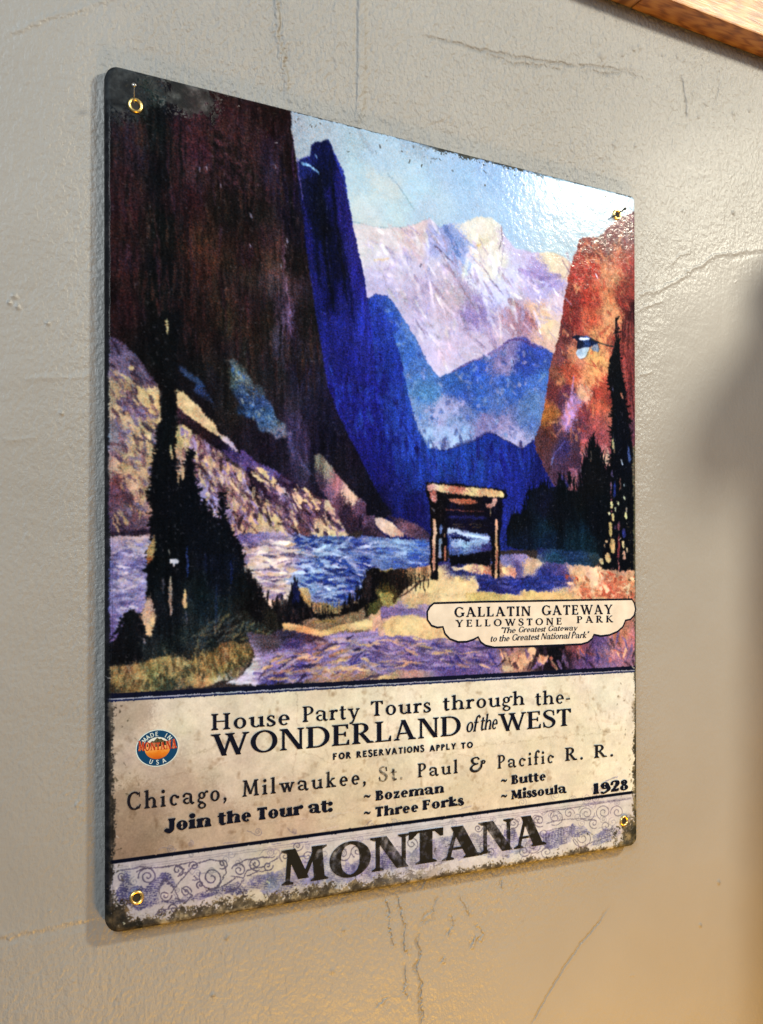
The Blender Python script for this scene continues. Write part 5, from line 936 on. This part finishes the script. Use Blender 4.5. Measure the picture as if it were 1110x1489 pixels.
pan = sheet('text_panel', rrect(IN, BAND_Z, W + .0026 - IN, (RULE_Z + TEXT_Z) / 2 - .00005, (0, 0, 0, 0)), Y1, m_print, sign)
orn = sheet('ornament_band', rrect(IN, IN - .0024, W + .0026 - IN, BAND_Z - .00005, (.003, .0025, 0, 0)), Y1, m_print, sign)

stag = [0]
def lettering(name, specs, pen, parent, m, gap=.06, y=YL, arc=None):
    """specs: (word, left px, right px, baseline point px, cap height px at that point); one mesh for the line"""
    vs, fs = [], []
    for txt, xl, xr, (bx, by), hp in specs:
        Xl = plane_from_px(xl, by)[0]; Xr = plane_from_px(xr, by)[0]; Zb = plane_from_px(bx, by)[1]; hz = plane_from_px(bx, by - hp)[1] - Zb
        qs, wd = word_quads(txt, pen, gap)
        x0 = min(p[0] for q in qs for p in q); x1 = max(p[0] for q in qs for p in q); k = (Xr - Xl) / (x1 - x0)
        for q in qs:
            stag[0] = (stag[0] + 1) % 40; yy = y - stag[0] * 2.0e-6; b0 = len(vs)
            pts = [(Xl + (p[0] - x0) * k, Zb + p[1] * hz) for p in q]
            if sum(a[0] * b[1] - b[0] * a[1] for a, b in zip(pts, pts[1:] + pts[:1])) < 0: pts = pts[::-1]
            vs += [(X, yy, Z) for X, Z in pts]; fs.append(tuple(range(b0, b0 + len(pts))))
    o = mesh_obj(name, vs, fs, m, parent); return o
P_ROM = lambda: Pen(.165, .075, .085, .065, .66, 1.04)
P_CAP = lambda: Pen(.17, .07, .075, .05)
P_OLD = lambda: Pen(.175, .09, .08, .06, .60, 1.02)
P_BLK = lambda: Pen(.33, .11, .06, .12, .74, 1.02)
P_SLB = lambda: Pen(.30, .11, .05, .12, .72, 1.02)
P_SAN = lambda: Pen(.25, .21, 0, 0)
P_ITA = lambda: Pen(.17, .075, .035, .06, .64, 1.05, .24)
P_GAL = lambda: Pen(.19, .085, .07, .07)
P_MON = lambda: Pen(.25, .075, .085, .055)
def lab(o, t): o['label'] = t; return o
lab(lettering('lettering', [('House', 305.8, 419.7, (312, 1061.0), 23.5), ('Party', 438.4, 521.3, (443, 1049.2), 22.5), ('Tours', 537.5, 624.7, (547, 1040.3), 21.5), ('through', 642, 760.6, (648, 1032.3), 20.5), ('the-', 776, 826.5, (792, 1024.0), 19.5)], P_ROM(), pan, m_ink, .10), 'first line of the headline, open roman letters')
lab(lettering('lettering', [('WONDERLAND', 305, 668, (324, 1098.0), 32)], P_CAP(), pan, m_ink, .035), 'WONDERLAND in tall roman capitals')
lab(lettering('lettering', [('WEST', 722, 828, (736, 1062.3), 25.5)], P_CAP(), pan, m_ink, .035), 'WEST in roman capitals')
lab(lettering('lettering', [('of', 676, 697, (684, 1063.5), 22), ('the', 697, 721.5, (706, 1060.5), 22)], P_ITA(), pan, m_ink, .02), 'small slanted words of the')
lab(lettering('lettering', [('FOR', 482.4, 509, (486, 1104.0), 9.6), ('RESERVATIONS', 516.6, 615, (520, 1100.9), 9.4), ('APPLY', 622.5, 661, (625, 1092.0), 9.0), ('TO', 668, 685.5, (672, 1087.8), 8.8)], P_SAN(), pan, m_ink, .16), 'small sans serif line about reservations')
lab(lettering('lettering', [('Chicago,', 184, 328, (196, 1176.2), 26), ('Milwaukee,', 351, 530, (358, 1157.0), 23.5), ('Paul', 605, 663.5, (612, 1129.0), 20.0), ('&', 680.5, 704, (690, 1120.5), 19.5), ('Pacific', 721, 803, (727, 1116.6), 19.5), ('R.', 819, 845, (824, 1105.5), 19), ('R.', 861, 889, (867, 1101.2), 18.8)], P_OLD(), pan, m_pale, .20), 'spaced old style line naming a railroad')
lab(lettering('lettering', [('St.', 549, 583.5, (556, 1135.0), 21)], P_OLD(), pan, m_faded, .20), 'rubbed and faded letters St.')
lab(lettering('lettering', [('Join', 237.5, 306, (246, 1207.4), 18.5), ('the', 315, 363.5, (322, 1197.5), 18), ('Tour', 372.5, 439.5, (380, 1190.5), 17.6), ('at:', 446, 482, (452, 1181.5), 17)], P_BLK(), pan, m_ink, .03), 'fat black line Join the Tour at')
lab(lettering('lettering', [('~', 527, 537, (532, 1161.6), 14), ('Bozeman', 544, 643.5, (551, 1162.5), 14.2)], P_SLB(), pan, m_ink, .05), 'town name Bozeman in fat letters')
lab(lettering('lettering', [('~', 726, 735, (730, 1138.6), 13), ('Butte', 741, 791, (745, 1139.2), 13)], P_SLB(), pan, m_ink, .05), 'town name Butte in fat letters')
lab(lettering('lettering', [('~', 527, 537, (532, 1185.6), 14), ('Three', 543.6, 606, (551, 1186.0), 14.2), ('Forks', 612, 672.5, (618, 1176.2), 14)], P_SLB(), pan, m_ink, .05), 'town name Three Forks in fat letters')
lab(lettering('lettering', [('~', 726, 735, (730, 1161.0), 13), ('Missoula', 741, 821.5, (745, 1161.2), 13)], P_SLB(), pan, m_ink, .05), 'town name Missoula in fat letters')
lab(lettering('lettering', [('1928', 859.5, 910.5, (866, 1153.4), 15.5)], P_SLB(), pan, m_ink, .05), 'year 1928')
lab(lettering('lettering', [('M', 407, 475.5, (411, 1286.0), 51), ('O', 477, 537, (506, 1273.5), 50.5), ('N', 536, 593, (542, 1266.0), 49), ('T', 592, 642, (610, 1254.6), 48.5), ('A', 640, 699, (650, 1249.5), 47.5), ('N', 693, 744, (702, 1240.2), 46), ('A', 744.5, 791.5, (752, 1232.5), 45.5)], P_MON(), orn, m_big, .03), 'large worn charcoal capitals of the state name')
# the plaque
oz = P('248,436 450,430 650,427 850,423 1046,420 1056,436 1061,460 1055,485 1040,501 1020,505 1010,530 988,550 955,564 920,568 892,562 886,578 868,593 842,601 700,607 560,612 490,614 455,606 436,592 426,572 405,583 380,591 345,592 312,580 292,558 284,531 262,534 238,526 222,503 221,470 232,450')
def smooth_px(pts, f, keep=()):
    return [plane_from_px(*f(p)) for p in pts]
out = smooth_px(oz, Z6); cxp = sum(p[0] for p in out) / len(out); czp = sum(p[1] for p in out) / len(out)
plq = sheet('name_plaque', out, Y2, m_cream, sign)
rv, rf = [], []
for k, (x, z) in enumerate(out):
    a, c = out[k - 1], out[(k + 1) % len(out)]; tx, tz = c[0] - a[0], c[1] - a[1]; L = math.hypot(tx, tz); nx, nz = tz / L, -tx / L
    rv += [(x + nx * .00055, Y3, z + nz * .00055), (x - nx * .00055, Y3, z - nz * .00055)]
for k in range(len(out)):
    a, b2 = 2 * k, 2 * ((k + 1) % len(out)); rf.append((a, b2, b2 + 1, a + 1))
bo = mesh_obj('border', rv, rf, m_ink, plq)
lab(lettering('lettering', [('GALLATIN', 659, 769.5, (662, 897.3), 14.4), ('GATEWAY', 786, 888.5, (884, 892.8), 13.6)], P_GAL(), plq, m_ink, .12), 'top line of the plaque in capitals')
lab(lettering('lettering', [('YELLOWSTONE', 660.5, 814.6, (666, 911.6), 10.2), ('PARK', 836.6, 889.6, (886, 904.8), 9.8)], P_GAL(), plq, m_ink, .34), 'second line of the plaque in spaced capitals')
lab(lettering('lettering', [('"The', 727, 748, (736, 920.3), 8), ('Greatest', 752.5, 792, (760, 919.0), 7.8), ('Gateway', 795.5, 838, (800, 917.4), 7.8), ('to the', 711.5, 739, (716, 932.7), 8.8), ('Greatest', 743, 783, (748, 931.0), 8.8), ('National', 784.5, 827.5, (790, 929.4), 8.8), ('Park"', 828.5, 855, (832, 928.0), 8.8)], P_ITA(), plq, m_ink, .02), 'two slanted lines at the foot of the plaque')
# the emblem
ex, ez = plane_from_px(228, 1087); rx, rz = .0098, .0084
ell = lambda k, n=48, dx=0, dz=0: [(ex + dx + rx * k * math.cos(2 * math.pi * j / n), ez + dz + rz * k * math.sin(2 * math.pi * j / n)) for j in range(n)]
emb = sheet('emblem', ell(1.05), Y2, m_white, sign); emb['label'] = 'small oval blue and orange badge'
sheet('blue_ring', ell(1.0), FRONT - .00024, m_blue, emb)
sheet('inner_picture', ell(.62), FRONT - .00028, m_orange, emb)
hx = lambda u, v: (ex + rx * u, ez + rz * v)
sheet('mountain', [hx(*p) for p in [(-.58, .20), (-.45, .30), (-.36, .32), (-.26, .43), (-.18, .40), (-.05, .56), (.0, .60), (.08, .50), (.18, .52), (.28, .42), (.42, .36), (.55, .24), (.56, .14), (.3, .12), (0, .06), (-.3, .12), (-.55, .10)]], FRONT - .00032, m_hill, emb)
def arc_text(name, txt, r, a0, a1, size, top, m, y):
    vs, fs = [], []; pen = Pen(.17, .14, 0, 0); al = np.linspace(a0, a1, len(txt))
    for ch, ad in zip(txt, al):
        if ch == ' ': continue
        pen.q = []; w = pen.g(ch); a = math.radians(ad); px, pz = ex + rx * r * math.cos(a), ez + rz * r * math.sin(a)
        th = a - math.pi / 2 if top else a + math.pi / 2; c, s_ = math.cos(th), math.sin(th)
        for q in pen.q:
            stag[0] = (stag[0] + 1) % 40; b0 = len(vs); pts = []
            for u, v in q:
                u, v = (u - w / 2) * size, (v - .5) * size; pts.append((px + u * c - v * s_, pz + u * s_ + v * c))
            if sum(p[0] * q2[1] - q2[0] * p[1] for p, q2 in zip(pts, pts[1:] + pts[:1])) < 0: pts = pts[::-1]
            vs += [(X, y - stag[0] * 2e-6, Z) for X, Z in pts]; fs.append(tuple(range(b0, b0 + len(pts))))
    return mesh_obj(name, vs, fs, m, emb)
lab(arc_text('lettering', 'MADE IN', .80, 142, 42, .0021, True, m_white, FRONT - .00030), 'white letters MADE IN round the top')
lab(arc_text('lettering', 'USA', .80, 247, 293, .0021, False, m_white, FRONT - .00030), 'white letters USA at the foot')
def banner(grow, m, y, name):
    pen = Pen(.22 + grow, .09 + grow, .08, .07 + grow * .4); vs, fs = [], []; qs, wd = word_quads('MONTANA', pen, .02 - grow * .0)
    hgt = lambda u: .40 + .18 * abs(u) ** 1.5
    for q in qs:
        stag[0] = (stag[0] + 1) % 40; b0 = len(vs); pts = []
        for px, py in q:
            u = (px / wd - .5) * 2; hh = hgt(u); v = (.18 - .22 * (1 - u * u) * .5 - hh * .55 + .06) + (py - 0) * hh
            pts.append((ex + rx * u * .94, ez + rz * v))
        if sum(p[0] * q2[1] - q2[0] * p[1] for p, q2 in zip(pts, pts[1:] + pts[:1])) < 0: pts = pts[::-1]
        vs += [(X, y - stag[0] * 1e-6, Z) for X, Z in pts]; fs.append(tuple(range(b0, b0 + len(pts))))
    return lab(mesh_obj(name, vs, fs, m, emb), 'MONTANA in red across the badge' if grow == 0 else 'pale outline of the red word')
banner(.09, m_peach, FRONT - .00036, 'letter_outline'); banner(0, m_red, FRONT - .00042, 'lettering')

# eyelets
def lathe(name, prof, cx, cz, m, parent, n=28, tilt=0):
    vs, fs = [], []
    for r, y in prof:
        for k in range(n):
            a = 2 * math.pi * k / n; vs.append((cx + r * math.cos(a), y + tilt * r * math.sin(a), cz + r * math.sin(a)))
    for j in range(len(prof) - 1):
        for k in range(n): fs.append((j * n + k, (j + 1) * n + k, (j + 1) * n + (k + 1) % n, j * n + (k + 1) % n))
    return mesh_obj(name, vs, fs, m, parent, None, True)
EY = {}
for px, py, r in [(197.5, 153, .00325), (898, 312, .0030), (198, 1304, .0031), (905.5, 1193, .0030)]:
    X, Z = plane_from_px(px, py, FRONT - .0008); k = r / .0028
    f = FRONT - .00005
    prof = [(.0031 * k, f), (.0031 * k, f - .0004), (.0029 * k, f - .0009), (.0025 * k, f - .0012), (.0021 * k, f - .0011), (.0018 * k, f - .0006), (.0017 * k, f - .0003)]
    g = lathe('eyelet', prof, X, Z, m_brass, sign)
    sheet('eyelet_hole', [(X + .00175 * k * math.cos(a * math.pi / 12), Z + .00175 * k * math.sin(a * math.pi / 12)) for a in range(24)], f - .00035, m_hole, g)
    EY[(px, py)] = (X, Z)
EYL = [o for o in sign.children if o.name.startswith('eyelet')]
for o, t in zip(EYL, ['upper left brass eyelet', 'upper right brass eyelet', 'lower left brass eyelet', 'lower right brass eyelet']): o['label'] = t

sign.rotation_euler = (-.0045, 0, 0); sign.location = (0, -.0018, 0)   # it hangs by its top eyelets, the foot a little off the wall

# ------------------------------------------------------------------ nails through the two top eyelets
def nail(label, p0, p1, r, m, head):
    base = Vector(p0); d = (Vector(p1) - base); L = d.length; z = d.normalized(); x = z.orthogonal().normalized(); y = z.cross(x)
    t = thing('nail', label, 'nail', p0, 'nails holding the sign')
    def tube(name, prof):
        vs, fs = [], []; n = 12
        for rr, h in prof:
            for k in range(n):
                a = 2 * math.pi * k / n; v = x * (rr * math.cos(a)) + y * (rr * math.sin(a)) + z * h; vs.append(tuple(v))
        for j in range(len(prof) - 1):
            for k in range(n): fs.append((j * n + k, j * n + (k + 1) % n, (j + 1) * n + (k + 1) % n, (j + 1) * n + k))
        fs.append(tuple(reversed(range(n)))); fs.append(tuple((len(prof) - 1) * n + k for k in range(n)))
        o = mesh_obj(name, vs, fs, m, t, None, True); return o
    tube('shank', [(r * .5, 0), (r, L * .08), (r, L)]); tube('head', [(r, L - .0001), (head, L), (head, L + .0006), (head * .6, L + .0010)])
X, Z = plane_from_px(195.0, 151, FRONT - .001); X2, Z2_ = plane_from_px(195.2, 124.5, FRONT - .010)
nail('thin bright nail with a round head in the upper left eyelet', (X, FRONT - .0012, Z), (X2, FRONT - .010, Z2_), .00022, m_steel, .0011)
X, Z = plane_from_px(889, 316.5, FRONT - .0012); X2, Z2_ = plane_from_px(908.5, 304.0, FRONT - .006)
nail('black nail slanting across the upper right eyelet', (X, FRONT - .0016, Z), (X2, FRONT - .006, Z2_), .00050, m_black, .0009)

# ------------------------------------------------------------------ the wooden frame on the wall above
frame = thing('framed_picture', 'varnished brown wooden picture frame on the wall above the tin sign', 'picture', (.36, 0, .53))
def box(name, x0, y0, z0, x1, y1, z1, m, parent, bev=.0012):
    bm = bmesh.new(); bmesh.ops.create_cube(bm, size=1)
    for v in bm.verts: v.co = ((x0 + x1) / 2 + v.co.x * (x1 - x0), (y0 + y1) / 2 + v.co.y * (y1 - y0), (z0 + z1) / 2 + v.co.z * (z1 - z0))
    bmesh.ops.bevel(bm, geom=bm.edges[:], offset=bev, segments=2, profile=.6, affect='EDGES')
    me = bpy.data.meshes.new(name); bm.to_mesh(me); bm.free(); me.uv_layers.new(name='UVMap'); me.materials.append(m)
    o = bpy.data.objects.new(name, me); COL.objects.link(o); o.parent = parent; o.matrix_parent_inverse = parent.matrix_world.inverted() if False else o.matrix_parent_inverse
    o.location = (-parent.location.x, -parent.location.y, -parent.location.z); return o
ZF = plane_from_px(1110, 85, -.0005)[1]; XJ = plane_from_px(917, 8.5, -.0005)[0]
box('bottom_rail', XJ + .0003, -.0190, ZF, .80, -.0006, ZF + .06, m_wood, frame)
box('side_stile', XJ - .055, -.0186, ZF + .0002, XJ, -.0006, ZF + .40, m_wood3, frame)
box('back_board', XJ + .0004, -.0100, ZF + .0604, .80, -.0010, ZF + .39, m_wood2, frame)

# ------------------------------------------------------------------ an unseen post with a peg, added to cast the shadow on the wall
post = thing('shadow_post', 'unseen brown wooden post with a peg, added to cast the shadow right of the sign', 'post', (.57, -.13, -1.2))
box('upright', .536, -.160, -1.2, .62, -.110, .472, m_wood3, post, .004)
box('shadow_peg', .543, -.235, .414, .592, -.1605, .456, m_wood, post, .014)
